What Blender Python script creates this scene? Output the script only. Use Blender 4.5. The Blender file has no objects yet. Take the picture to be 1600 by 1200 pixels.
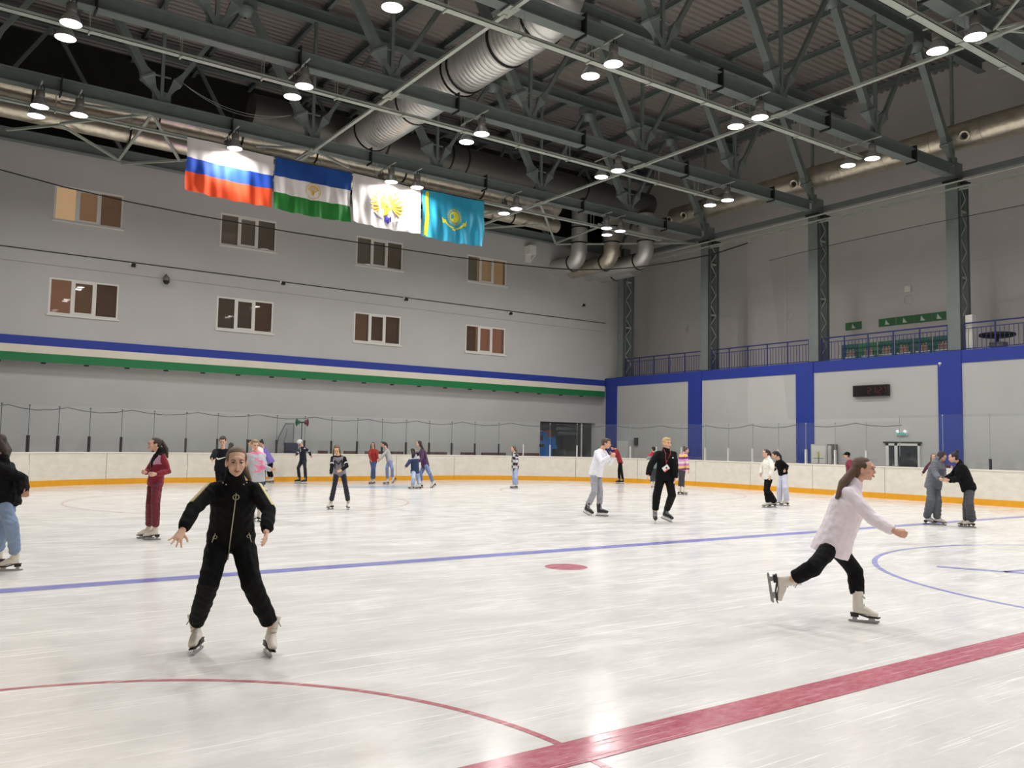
import bpy, bmesh, math, random
import numpy as np
from mathutils import Vector, Matrix
random.seed(4)
scene = bpy.context.scene
COL = scene.collection

# ------------------------------------------------------------------ camera
F = 1318.706
CR = Vector((0.8175582, -0.57555914, 0.01817343))
CU = Vector((-0.05595876, -0.04799779, 0.99727871))
CF = Vector((0.57312059, 0.81635035, 0.07144856))
CAM = Vector((-14.53809, -3.71814, 1.69652))
cd = bpy.data.cameras.new('camera')
cd.sensor_width = 36.0
cd.lens = 36.0 * F / 1600.0
cd.clip_end = 300
cam = bpy.data.objects.new('camera', cd)
COL.objects.link(cam)
M = Matrix.Identity(4)
for i in range(3):
    M[i][0] = CR[i]; M[i][1] = CU[i]; M[i][2] = -CF[i]; M[i][3] = CAM[i]
cam.matrix_world = M
scene.camera = cam

# ------------------------------------------------------------------ world, exposure, lamps' power
LAMP_W = 330.0
LAMP_COL = (0.94, 1.0, 1.035)
LAMP_WARM = (1.0, 0.965, 0.955)
w = bpy.data.worlds.new('world'); scene.world = w; w.use_nodes = True
w.node_tree.nodes['Background'].inputs[0].default_value = (0.6, 0.62, 0.66, 1)
w.node_tree.nodes['Background'].inputs[1].default_value = 0.0
scene.view_settings.view_transform = 'Standard'
scene.view_settings.look = 'None'
scene.view_settings.gamma = 1
scene.view_settings.use_curve_mapping = False
scene.view_settings.exposure = -1.64

# ------------------------------------------------------------------ measuring helpers (photo point -> place in the hall)
def ray(x, y):
    return CF + CR * ((x - 800) / F) - CU * ((y - 600) / F)
def PT(x, y, depth):
    return CAM + ray(x, y) * depth
def onX(x, y, X):
    d = ray(x, y); return CAM + d * ((X - CAM.x) / d.x)
def onY(x, y, Y):
    d = ray(x, y); return CAM + d * ((Y - CAM.y) / d.y)
def onZ(x, y, Z=0.0):
    d = ray(x, y); return CAM + d * ((Z - CAM.z) / d.z)

# ------------------------------------------------------------------ mesh collector
def s2l(c):
    return tuple(((v / 255) / 12.92 if v / 255 <= 0.04045 else ((v / 255 + 0.055) / 1.055) ** 2.4) for v in c)

class MB:
    def __init__(s):
        s.v = []; s.f = []; s.m = []; s.sm = []
    def add(s, vs, fs, mi=0, smooth=False):
        n = len(s.v)
        s.v.extend([tuple(v) for v in vs])
        for f in fs:
            s.f.append(tuple(i + n for i in f)); s.m.append(mi); s.sm.append(smooth)
    def box(s, x0, x1, y0, y1, z0, z1, mi=0):
        s.add([(x0,y0,z0),(x1,y0,z0),(x1,y1,z0),(x0,y1,z0),(x0,y0,z1),(x1,y0,z1),(x1,y1,z1),(x0,y1,z1)],
              [(0,3,2,1),(4,5,6,7),(0,1,5,4),(1,2,6,5),(2,3,7,6),(3,0,4,7)], mi)
    def obox(s, c, ax, ay, az, hx, hy, hz, mi=0):
        c = Vector(c); ax = Vector(ax).normalized() * hx; ay = Vector(ay).normalized() * hy; az = Vector(az).normalized() * hz
        P = [c + ax*i + ay*j + az*k for k in (-1,1) for (i,j) in ((-1,-1),(1,-1),(1,1),(-1,1))]
        s.add(P, [(0,3,2,1),(4,5,6,7),(0,1,5,4),(1,2,6,5),(2,3,7,6),(3,0,4,7)], mi)
    def bar(s, a, b, w, h, up=(0,0,1), mi=0):
        a = Vector(a); b = Vector(b); d = (b - a)
        L = d.length; d.normalize(); up = Vector(up)
        if abs(d.dot(up)) > 0.98: up = Vector((0,1,0)) if abs(d.y) < .9 else Vector((1,0,0))
        sx = d.cross(up).normalized(); uz = sx.cross(d).normalized()
        s.obox((a + b) / 2, d, sx, uz, L / 2, w / 2, h / 2, mi)
    def ibeam(s, a, b, w, h, t=0.03, up=(0,0,1), mi=0):
        a = Vector(a); b = Vector(b); d = (b - a).normalized(); up = Vector(up)
        if abs(d.dot(up)) > 0.98: up = Vector((0,1,0)) if abs(d.y) < .9 else Vector((1,0,0))
        sx = d.cross(up).normalized(); uz = sx.cross(d).normalized()
        s.bar(a + uz*(h/2-t/2), b + uz*(h/2-t/2), w, t, up, mi)
        s.bar(a - uz*(h/2-t/2), b - uz*(h/2-t/2), w, t, up, mi)
        s.bar(a, b, t, h - 2*t, up, mi)
    def tube(s, pts, rads, n=12, caps=True, mi=0, smooth=True, nrm=None):
        pts = [Vector(p) for p in pts]
        if not hasattr(rads, '__len__'): rads = [rads] * len(pts)
        rings = []; prev = Vector(nrm) if nrm else None
        for i, p in enumerate(pts):
            if i == 0: t = pts[1] - p
            elif i == len(pts) - 1: t = p - pts[i-1]
            else: t = (pts[i+1] - p).normalized() + (p - pts[i-1]).normalized()
            if t.length < 1e-9: t = Vector((0,0,1))
            t.normalize()
            if prev is None:
                prev = Vector((0,0,1)) if abs(t.z) < .9 else Vector((1,0,0))
            a = (prev - t * prev.dot(t))
            if a.length < 1e-6: a = t.orthogonal()
            a.normalize(); b = t.cross(a); prev = a
            r = rads[i]; ra, rb = r if hasattr(r, '__len__') else (r, r)
            rings.append([p + a * (ra * math.cos(2*math.pi*k/n)) + b * (rb * math.sin(2*math.pi*k/n)) for k in range(n)])
        V = [v for r in rings for v in r]; Fs = []
        for i in range(len(pts) - 1):
            for k in range(n):
                k2 = (k + 1) % n
                Fs.append((i*n+k, i*n+k2, (i+1)*n+k2, (i+1)*n+k))
        s.add(V, Fs, mi, smooth)
        if caps:
            s.add(rings[0], [tuple(range(n-1, -1, -1))], mi); s.add(rings[-1], [tuple(range(n))], mi)
    def lathe(s, c, prof, n=20, axis=(0,0,1), mi=0, smooth=True):
        c = Vector(c); ax = Vector(axis).normalized(); a = ax.orthogonal().normalized(); b = ax.cross(a)
        V = []; Fs = []
        for r, z in prof:
            V += [c + ax*z + a*(r*math.cos(2*math.pi*k/n)) + b*(r*math.sin(2*math.pi*k/n)) for k in range(n)]
        for i in range(len(prof) - 1):
            for k in range(n):
                k2 = (k+1) % n
                Fs.append((i*n+k, i*n+k2, (i+1)*n+k2, (i+1)*n+k))
        s.add(V, Fs, mi, smooth)
    def ell(s, c, R3, r, n=12, m=8, mi=0, smooth=True):
        """ellipsoid; R3 = (ax, ay, az) unit axes, r radii"""
        c = Vector(c); V = []; Fs = []
        for i in range(m + 1):
            th = math.pi * i / m
            for k in range(n):
                ph = 2*math.pi*k/n
                V.append(c + R3[0]*(r[0]*math.sin(th)*math.cos(ph)) + R3[1]*(r[1]*math.sin(th)*math.sin(ph)) + R3[2]*(r[2]*math.cos(th)))
        for i in range(m):
            for k in range(n):
                k2 = (k+1) % n
                Fs.append((i*n+k, (i+1)*n+k, (i+1)*n+k2, i*n+k2))
        s.add(V, Fs, mi, smooth)
    def mesh(s, name, mats, weld=False):
        me = bpy.data.meshes.new(name)
        me.from_pydata(s.v, [], s.f)
        if not isinstance(mats, (list, tuple)): mats = [mats]
        for m in mats: me.materials.append(m)
        me.polygons.foreach_set('material_index', s.m)
        me.polygons.foreach_set('use_smooth', s.sm)
        if weld:
            bm = bmesh.new(); bm.from_mesh(me); bmesh.ops.remove_doubles(bm, verts=bm.verts, dist=1e-5)
            bmesh.ops.recalc_face_normals(bm, faces=bm.faces); bm.to_mesh(me); bm.free()
        me.update()
        return me
    def obj(s, name, mats, parent=None, weld=False, **k):
        return link(name, s.mesh(name, mats, weld), parent, **k)

def link(name, data, parent=None, label=None, cat=None, group=None, kind=None, loc=None, rot=None):
    o = bpy.data.objects.new(name, data); COL.objects.link(o)
    if parent is not None:
        o.parent = parent
    if loc is not None: o.location = loc
    if rot is not None: o.rotation_euler = rot
    if label: o['label'] = label
    if cat: o['category'] = cat
    if group: o['group'] = group
    if kind: o['kind'] = kind
    return o
def thing(name, label, cat, loc=(0,0,0), group=None, kind=None, rot=(0,0,0), parent=None):
    return link(name, None, parent, label, cat, group, kind, loc, rot)
def copytree(o, parent=None, label=None, group=None):
    c = o.copy(); COL.objects.link(c); c.parent = parent
    if label: c['label'] = label
    if group: c['group'] = group
    for ch in o.children: copytree(ch, c)
    return c
def part_at(parent, name, mb, mats, **k):
    """mesh given in hall coordinates, stored relative to its parent's place (parents here are only translated)"""
    off = Vector((0,0,0)); q = parent
    while q is not None:
        off += Vector(q.location); q = q.parent
    mb.v = [(x-off.x, y-off.y, z-off.z) for x, y, z in mb.v]
    return mb.obj(name, mats, parent, **k)

# ------------------------------------------------------------------ materials
def mat(name, rgb, rough=0.6, metal=0.0, noise=0.0, nscale=3.0, bump=0.0, bscale=40.0, emit=None, estr=0.0, spec=0.5, lin=False, alpha=1.0, stretch=(1,1,1), sheen=0.0):
    m = bpy.data.materials.new(name); m.use_nodes = True
    nt = m.node_tree; b = nt.nodes['Principled BSDF']
    c = rgb if lin else s2l(rgb)
    b.inputs['Base Color'].default_value = (*c, 1)
    b.inputs['Roughness'].default_value = rough
    b.inputs['Metallic'].default_value = metal
    b.inputs['Specular IOR Level'].default_value = spec
    if sheen: b.inputs['Sheen Weight'].default_value = sheen
    if emit:
        b.inputs['Emission Color'].default_value = (*s2l(emit), 1)
        b.inputs['Emission Strength'].default_value = estr
    if noise or bump:
        tc = nt.nodes.new('ShaderNodeTexCoord'); mp = nt.nodes.new('ShaderNodeMapping')
        mp.inputs['Scale'].default_value = stretch
        nt.links.new(tc.outputs['Object'], mp.inputs[0])
    if noise:
        n = nt.nodes.new('ShaderNodeTexNoise'); n.inputs['Scale'].default_value = nscale
        n.inputs['Detail'].default_value = 5; n.inputs['Roughness'].default_value = 0.6
        nt.links.new(mp.outputs[0], n.inputs['Vector'])
        r = nt.nodes.new('ShaderNodeMapRange')
        r.inputs[1].default_value = 0.25; r.inputs[2].default_value = 0.75
        r.inputs[3].default_value = 1 - noise; r.inputs[4].default_value = 1 + noise
        nt.links.new(n.outputs[0], r.inputs[0])
        vm = nt.nodes.new('ShaderNodeVectorMath'); vm.operation = 'SCALE'
        vm.inputs[0].default_value = c
        nt.links.new(r.outputs[0], vm.inputs['Scale'])
        nt.links.new(vm.outputs[0], b.inputs['Base Color'])
    if bump:
        n2 = nt.nodes.new('ShaderNodeTexNoise'); n2.inputs['Scale'].default_value = bscale; n2.inputs['Detail'].default_value = 3
        nt.links.new(mp.outputs[0], n2.inputs['Vector'])
        bp = nt.nodes.new('ShaderNodeBump'); bp.inputs['Strength'].default_value = bump; bp.inputs['Distance'].default_value = 0.02
        nt.links.new(n2.outputs[0], bp.inputs['Height']); nt.links.new(bp.outputs[0], b.inputs['Normal'])
    return m

def glassmat(name, tint, gloss=0.08, rough=0.02, haze=None, hz=0.0):
    m = bpy.data.materials.new(name); m.use_nodes = True; nt = m.node_tree
    nt.nodes.remove(nt.nodes['Principled BSDF']); out = nt.nodes['Material Output']
    tr = nt.nodes.new('ShaderNodeBsdfTransparent'); tr.inputs[0].default_value = (*tint, 1)
    gl = nt.nodes.new('ShaderNodeBsdfGlossy'); gl.inputs['Roughness'].default_value = rough
    lw = nt.nodes.new('ShaderNodeLayerWeight'); lw.inputs['Blend'].default_value = .5
    pw = nt.nodes.new('ShaderNodeMath'); pw.operation = 'POWER'; pw.inputs[1].default_value = 5.0
    fr = nt.nodes.new('ShaderNodeMath'); fr.operation = 'MULTIPLY_ADD'; fr.inputs[1].default_value = .5; fr.inputs[2].default_value = gloss * .4
    nt.links.new(lw.outputs['Facing'], pw.inputs[0]); nt.links.new(pw.outputs[0], fr.inputs[0])
    mx = nt.nodes.new('ShaderNodeMixShader')
    nt.links.new(fr.outputs[0], mx.inputs[0]); nt.links.new(tr.outputs[0], mx.inputs[1]); nt.links.new(gl.outputs[0], mx.inputs[2])
    last = mx
    if haze:
        df = nt.nodes.new('ShaderNodeBsdfDiffuse'); df.inputs[0].default_value = (*haze, 1)
        m2 = nt.nodes.new('ShaderNodeMixShader'); m2.inputs[0].default_value = hz
        nt.links.new(mx.outputs[0], m2.inputs[1]); nt.links.new(df.outputs[0], m2.inputs[2]); last = m2
    nt.links.new(last.outputs[0], out.inputs[0])
    return m

def icemat(name, rgb, scratch_rgb=(236,234,228), fade=0.25):
    """painted layer under a film of skated ice: scratches, smears and uneven gloss"""
    m = bpy.data.materials.new(name); m.use_nodes = True; nt = m.node_tree; N = nt.nodes; Lk = nt.links
    b = N['Principled BSDF']
    tc = N.new('ShaderNodeTexCoord'); geo = N.new('ShaderNodeNewGeometry')
    def noise(scale, rot, sc, detail=4, rg=0.6, dist=0.0):
        mp = N.new('ShaderNodeMapping'); mp.inputs['Rotation'].default_value = (0,0,rot); mp.inputs['Scale'].default_value = sc
        Lk.new(geo.outputs['Position'], mp.inputs[0])
        n = N.new('ShaderNodeTexNoise'); n.inputs['Scale'].default_value = scale; n.inputs['Detail'].default_value = detail
        n.inputs['Roughness'].default_value = rg; n.inputs['Distortion'].default_value = dist
        Lk.new(mp.outputs[0], n.inputs['Vector']); return n.outputs[0]
    def rng(x, a, b_, c, d):
        r = N.new('ShaderNodeMapRange'); r.inputs[1].default_value = a; r.inputs[2].default_value = b_
        r.inputs[3].default_value = c; r.inputs[4].default_value = d; Lk.new(x, r.inputs[0]); return r.outputs[0]
    def mth(op, x, y):
        q = N.new('ShaderNodeMath'); q.operation = op
        for i, v in enumerate((x, y)):
            if isinstance(v, (int, float)): q.inputs[i].default_value = v
            else: Lk.new(v, q.inputs[i])
        return q.outputs[0]
    streaks = None
    for rot, sc, th in ((0.35,(.45,38,1),.66),(-0.5,(.6,46,1),.665),(1.3,(.7,44,1),.675),(2.2,(1.0,52,1),.675),(-.15,(.35,30,1),.665),(0.05,(.8,24,1),.68)):
        x = rng(noise(1.0, rot, sc, 2, .5, .12), th, th+.05, 0, 1)
        streaks = x if streaks is None else mth('MAXIMUM', streaks, x)
    smear = noise(.9, .4, (1,2.2,1), 6, .65, .8)
    fine = noise(9, .7, (1,2.5,1), 5, .7)
    cm = N.new('ShaderNodeMix'); cm.data_type = 'RGBA'
    cm.inputs['A'].default_value = (*s2l(rgb), 1); cm.inputs['B'].default_value = (*s2l(scratch_rgb), 1)
    fac = mth('ADD', mth('MULTIPLY', streaks, .5), rng(fine, .35, .75, 0, fade))
    fac = mth('MINIMUM', fac, 1.0)
    Lk.new(fac, cm.inputs['Factor'])
    sc_ = N.new('ShaderNodeVectorMath'); sc_.operation = 'SCALE'
    Lk.new(cm.outputs['Result'], sc_.inputs[0]); Lk.new(rng(smear, .3, .7, .90, 1.05), sc_.inputs['Scale'])
    Lk.new(sc_.outputs[0], b.inputs['Base Color'])
    Lk.new(mth('ADD', rng(smear, .3, .7, .10, .26), mth('MULTIPLY', streaks, .2)), b.inputs['Roughness'])
    b.inputs['Specular IOR Level'].default_value = .5; b.inputs['IOR'].default_value = 1.31
    bp = N.new('ShaderNodeBump'); bp.inputs['Strength'].default_value = .16; bp.inputs['Distance'].default_value = .004
    Lk.new(mth('ADD', mth('MULTIPLY', fine, .6), mth('MULTIPLY', streaks, 1.0)), bp.inputs['Height']); Lk.new(bp.outputs[0], b.inputs['Normal'])
    return m

ICE = (227,226,220)
m_ice = icemat('ice', ICE, (246,246,242), .5)
m_red_line = icemat('ice_red', (186,92,108), (232,192,194), .45)
m_red_thin = icemat('ice_red_thin', (190,100,112), (232,205,203), .4)
m_red_faint = icemat('ice_red_faint', (214,190,184), (236,230,222), .3)
m_blue_line = icemat('ice_blue', (118,120,196), (196,198,226), .4)
m_blue_thin = icemat('ice_blue_thin', (140,142,205), (205,206,228), .35)
m_crease = icemat('ice_crease', (150,190,222), (200,215,228), .25)
m_wall = mat('wall_plaster', (188,187,184), .85, noise=.05, nscale=.35, bump=.15, bscale=6)
m_wall_g = mat('gallery_plaster', (192,188,184), .85, noise=.06, nscale=.5, bump=.15, bscale=5)
m_gable = mat('gable_cladding', (42,41,38), .9, noise=.15, nscale=1.2)
m_blue = mat('blue_paint', (24,52,150), .55, noise=.08, nscale=2)
m_green = mat('green_paint', (0,118,62), .5, noise=.06, nscale=2)
m_cream = mat('cream_paint', (226,218,200), .7, noise=.04)
m_steel = mat('grey_green_steel', (112,121,117), .5, .1, noise=.12, nscale=2.5)
m_steel2 = mat('pale_steel', (168,174,164), .45, .2, noise=.1, nscale=3)
m_dark = mat('dark_metal', (32,33,34), .6)
m_black = mat('black', (12,12,13), .6)
m_deck = mat('roof_deck', (142,134,129), .45, .2, noise=.06, nscale=1)
m_concrete = mat('concrete', (120,118,114), .85, noise=.1, nscale=2)
m_board = mat('board_white', (222,217,203), .42, noise=.09, nscale=3.2, bump=.08, bscale=20, stretch=(1,1,1.6))
m_boardcap = mat('board_cap', (232,228,216), .4)
m_yellow = mat('kick_yellow', (226,160,24), .4, noise=.07, nscale=5)
m_redp = mat('red_paint', (150,30,38), .45)
m_white = mat('white_paint', (225,224,218), .45)
m_frame = mat('window_plastic', (222,220,212), .4)
m_alu = mat('galvanised_duct', (205,204,200), .42, .72, noise=.12, nscale=2.2, bump=.1, bscale=4)
m_foil = mat('duct_foil', (205,196,178), .36, .85, noise=.2, nscale=3.5, bump=.7, bscale=6)
m_band = mat('duct_band', (40,40,40), .5, .5)
m_glass = glassmat('rink_glass', (.965,.98,.978), haze=(.6,.66,.66), hz=.015)
m_winglass = glassmat('window_glass', (.8,.78,.76))
m_house = mat('lamp_housing', (120,116,112), .45, .4)
m_reflector = mat('lamp_reflector', (190,190,190), .3, .7)
m_lens = mat('lamp_lens', (255,255,255), .3, emit=(255,250,242), estr=26.0)
m_net = None

# =================================================================== ROOM SHELL
YW = 31.2; XW = 16.33; XG = 19.4; ZC = 5.38
# floor
XL, XR, YE, RC = -14.45, 14.0, 30.2, 8.5
def rink_path(step=0.35, ys=-1.5, ye=-12.0):
    P = []
    y = ys
    while y < YE - RC: P.append((XL, y)); y += step
    for k in range(0, 41):
        a = math.pi - (math.pi/2) * k / 40
        P.append((XL + RC + RC*math.cos(a), YE - RC + RC*math.sin(a)))
    x = XL + RC + step
    while x < XR - RC: P.append((x, YE)); x += step
    for k in range(0, 41):
        a = math.pi/2 - (math.pi/2) * k / 40
        P.append((XR - RC + RC*math.cos(a), YE - RC + RC*math.sin(a)))
    y = YE - RC - step
    while y > ye: P.append((XR, y)); y -= step
    return P
PATH = [Vector((x, y)) for x, y in rink_path()]
CUM = [0.0]
for i in range(1, len(PATH)): CUM.append(CUM[-1] + (PATH[i] - PATH[i-1]).length)
def along(s, off=0.0):
    s = max(0, min(s, CUM[-1] - 1e-4))
    lo = int(np.searchsorted(CUM, s, side='right')) - 1
    lo = min(lo, len(PATH) - 2)
    t = (s - CUM[lo]) / (CUM[lo+1] - CUM[lo])
    p = PATH[lo].lerp(PATH[lo+1], t); d = (PATH[lo+1] - PATH[lo]).normalized()
    n = Vector((-d.y, d.x))         # outward (path runs clockwise seen from above: left is outside)
    return p + n * off, d, n
def s_of(pt):
    return min(range(len(PATH)), key=lambda i: (PATH[i] - Vector(pt)).length)

b = MB(); b.box(-40, 40, -40, 40, -.3, -.02)
b.obj('floor', m_concrete, kind='structure')
b = MB()
poly = [(p.x, p.y, 0) for p in PATH] + [(XR, -32, 0), (XL, -32, 0)]
b.add(poly, [tuple(range(len(poly)))][::-1], 0)
ice = b.obj('floor.001', m_ice, kind='structure')
ice['label'] = 'white skated ice sheet with painted hockey lines'
def flat(name, quads, m, label, z=.0015):
    q = MB()
    for P in quads: q.add([(x, y, z) for x, y in P], [(0,1,2,3)])
    return q.obj(name, m, ice, label=label)
def ring(cx, cy, r0, r1, a0, a1, n=96, inside=None):
    Q = []
    for k in range(n):
        t0 = math.radians(a0 + (a1-a0)*k/n); t1 = math.radians(a0 + (a1-a0)*(k+1)/n)
        q = [(cx+r0*math.cos(t0), cy+r0*math.sin(t0)), (cx+r1*math.cos(t0), cy+r1*math.sin(t0)),
             (cx+r1*math.cos(t1), cy+r1*math.sin(t1)), (cx+r0*math.cos(t1), cy+r0*math.sin(t1))]
        if inside and not all(inside(*p) for p in q): continue
        Q.append(q)
    return Q
def strip(x0, x1, y0, y1, n=24):
    return [[(x0+(x1-x0)*k/n, y0), (x0+(x1-x0)*(k+1)/n, y0), (x0+(x1-x0)*(k+1)/n, y1), (x0+(x1-x0)*k/n, y1)] for k in range(n)]
YB = 7.1186; YC = 19.77; YG = 26.2
flat('center_line', strip(XL, XR, -.15, .15), m_red_line, 'broad red centre line across the ice', .0030)
flat('blue_line', strip(XL, XR, YB-.15, YB+.15), m_blue_line, 'blue line crossing the whole rink')
flat('goal_line', strip(XL+1.6, XR-1.25, YG-.03, YG+.03), m_red_faint, 'faint red goal line near the far boards')
flat('referee_crease', ring(-14.42, 0, 2.95, 3.0, -88, 88), m_red_thin, 'thin red half circle of the referee crease')
flat('center_circle', ring(0, 0, 4.45, 4.53, 0, 360, 140), m_blue_thin, 'thin blue centre circle')
flat('faceoff_spot', ring(-7, YB-1.5, 0, .3, 0, 360, 40), m_red_line, 'solid red face-off spot beside the blue line')
for i, x in enumerate((-7, 7)):
    flat('faceoff_circle', ring(x, YC, 4.45, 4.52, 0, 360, 120), m_red_faint, ('faded red face-off circle on the left of the end zone', 'faded red face-off circle on the right of the end zone')[i])
    flat('faceoff_spot', ring(x, YC, 0, .3, 0, 360, 32), m_red_faint, None)
flat('goal_crease', ring(0, YG, 0, 1.8, 180, 360, 48), m_crease, 'pale blue half-round goal crease')
flat('center_mark', [[(-2.1,3.0),(-1.95,3.05),(-1.3,1.7),(-1.5,1.75)],[(-1.5,1.75),(-1.3,1.7),(-.2,1.2),(-.3,1.05)],[(-1.7,2.2),(-1.6,2.3),(-.6,2.1),(-.6,1.95)],[(-1.1,1.2),(-.9,1.3),(.2,.6),(.1,.45)]], m_blue_thin, 'blue painted strokes inside the centre circle')

# end wall with eight window openings
WX = [-10.87, -4.82, 1.24, 7.15]; WWID = 2.37; WZ = [(6.18, 7.54), (9.68, 11.01)]
b = MB()
def wallgrid(b, xs, zs, holes, y0, y1):
    for i in range(len(xs)-1):
        for k in range(len(zs)-1):
            if (i, k) in holes: continue
            b.box(xs[i], xs[i+1], y0, y1, zs[k], zs[k+1])
xs = [-20.0]
for x in WX: xs += [x, x + WWID]
xs += [16.2]
zs = [4.38, 6.18, 7.54, 9.68, 11.01, 12.35]
wallgrid(b, xs, zs, {(2*i+1, k) for i in range(4) for k in (1, 3)}, YW, YW + .35)
# recessed wall below the overhang, with a service opening at the right
b.box(-20, 12.12, YW+.42, YW+.75, 0, 4.38); b.box(15.92, 16.4, YW+.42, YW+.75, 0, 4.38); b.box(12.12, 15.92, YW+.42, YW+.75, 2.93, 4.38)
b.box(-20, 16.2, YW+.35, YW+.75, 4.38, 4.5)
wall_back = b.obj('wall_back', m_wall, kind='structure')
b = MB(); b.box(-20, 16.2, YW-.02, YW, 4.98, 5.30); b.obj('stripe', m_blue, wall_back, label='blue stripe along the end wall')
b = MB(); b.box(-20, 16.2, YW-.015, YW, 4.69, 4.98); b.obj('stripe', m_cream, wall_back, label='cream stripe between the blue and the green')
b = MB(); b.box(-20, 16.2, YW-.03, YW, 4.38, 4.69); b.obj('stripe', m_green, wall_back, label='green stripe on the lower edge of the end wall')
b = MB()
for x in np.arange(-12.4, 16, 1.42): b.box(x, x+.16, YW+.08, YW+.2, 4.33, 4.38)
b.obj('fitting', m_dark, wall_back, kind='stuff', label='small dark fittings under the green stripe')
b = MB(); b.box(-20, 16.2, YW-.02, YW, 8.44, 8.475); b.obj('conduit', m_dark, wall_back, label='thin cable conduit across the wall')
b = MB(); b.box(-20, 16.2, YW-.012, YW, 7.97, 7.98); b.obj('crack', mat('crack', (150,145,138), .9), wall_back)
# gable above the end wall and everything the camera can see past it
b = MB(); b.box(-20, XG+.3, 33.2, 33.5, 5.3, 18.2); b.obj('wall_gable', m_gable, kind='structure')
b = MB(); b.box(-20, 16.2, YW+.1, 33.2, 12.0, 12.34); b.obj('trim_1', m_gable, kind='structure')
b = MB(); b.box(16.2, XG+.3, YW, YW+.3, 5.4, 17.6); b.obj('wall_gallery_end', m_wall_g, kind='structure')
b = MB(); b.box(11.4, 16.6, YW+4.2, YW+4.4, 0, 4.4); b.box(11.4, 11.6, YW+.75, YW+4.3, 0, 4.4); b.box(16.45, 16.6, YW+.75, YW+4.3, 0, 4.4); b.box(11.4, 16.6, YW+.75, YW+4.3, 3.6, 3.8)
b.obj('wall_service_room', mat('service_room', (92,90,86), .8, noise=.1), kind='structure')
# right wall: lower infill, blue beam, pilasters, gallery
b = MB(); b.box(XW, XW+.35, -14, YW+.75, 0, ZC)
wall_right = b.obj('wall_right', m_wall, kind='structure')
b = MB(); b.box(XW-.03, XW, -14, YW+.4, 4.95, ZC+.03); b.obj('beam', m_blue, wall_right, label='blue edge beam under the gallery')
for y in (30.75, 24.7, 18.48, 12.29, 6.1, 0):
    b = MB(); b.box(XW-.06, XW, y-.43, y+.43, 0, ZC+.03); b.obj('pilaster', m_blue, wall_right, label='blue painted pilaster')
b = MB(); b.box(XW, XG, -14, YW, ZC-.1, ZC); b.obj('floor_gallery', m_concrete, kind='structure')
b = MB(); b.box(XG, XG+.3, -14, YW+.3, ZC, 17.6); wall_gal = b.obj('wall_gallery', m_wall_g, kind='structure')
b = MB(); b.box(XG-.015, XG, -14, YW, 9.28, 9.31); b.box(XG-.02, XG, -14, YW, 16.35, 16.45)
b.box(XG-.012, XG, 23.9, 23.93, ZC, 16); b.box(XG-.012, XG, 21.7, 21.85, ZC, 16); b.obj('panel_joint', mat('joint', (196,190,182), .8), wall_gal)
# hall behind and left of the camera, closing the room
b = MB(); b.box(-20.3, -20, -14, 33.5, 0, 17.6); b.obj('wall_left', m_wall, kind='structure')
b = MB(); b.box(-20.3, XG+.3, -14.3, -14, 0, 17.6); b.obj('wall_near', m_wall, kind='structure')

# roof: corrugated deck running across the hall, purlins along it
ZD = 17.42
b = MB(); y = -14.0; pit = .30; V = []; prof = []
while y < 33.4:
    prof += [(y, ZD), (y+.11, ZD), (y+.15, ZD+.07), (y+.26, ZD+.07)]; y += pit
for (yy, zz) in prof: V += [(-20.3, yy, zz), (XG+.3, yy, zz)]
b.add(V, [(2*i, 2*i+2, 2*i+3, 2*i+1) for i in range(len(prof)-1)])
b.add([(-20.3,-14,ZD+.2),(XG+.3,-14,ZD+.2),(XG+.3,33.4,ZD+.2),(-20.3,33.4,ZD+.2)], [(0,1,2,3)])
ceiling = b.obj('ceiling', m_deck, kind='structure')
pur0 = MB(); pur0.ibeam((0,-14,ZD-.13), (0,33.2,ZD-.13), .13, .24, .02); pme = pur0.mesh('purlin', m_steel)
for k in range(-8, 6):
    link('purlin', pme, ceiling, loc=(6.4+2.42*k, 0, 0))
# hatch in the deck (pyramid roof light)
hb = MB(); hb.add([(-3.2,18.9,ZD-.02),(-1.6,18.9,ZD-.02),(-1.6,20.5,ZD-.02),(-3.2,20.5,ZD-.02),(-2.4,19.7,ZD-.75)], [(0,1,4),(1,2,4),(2,3,4),(3,0,4)])
hb.obj('air_diffuser', m_alu, label='pyramid shaped metal diffuser under the roof deck', cat='diffuser')

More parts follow.
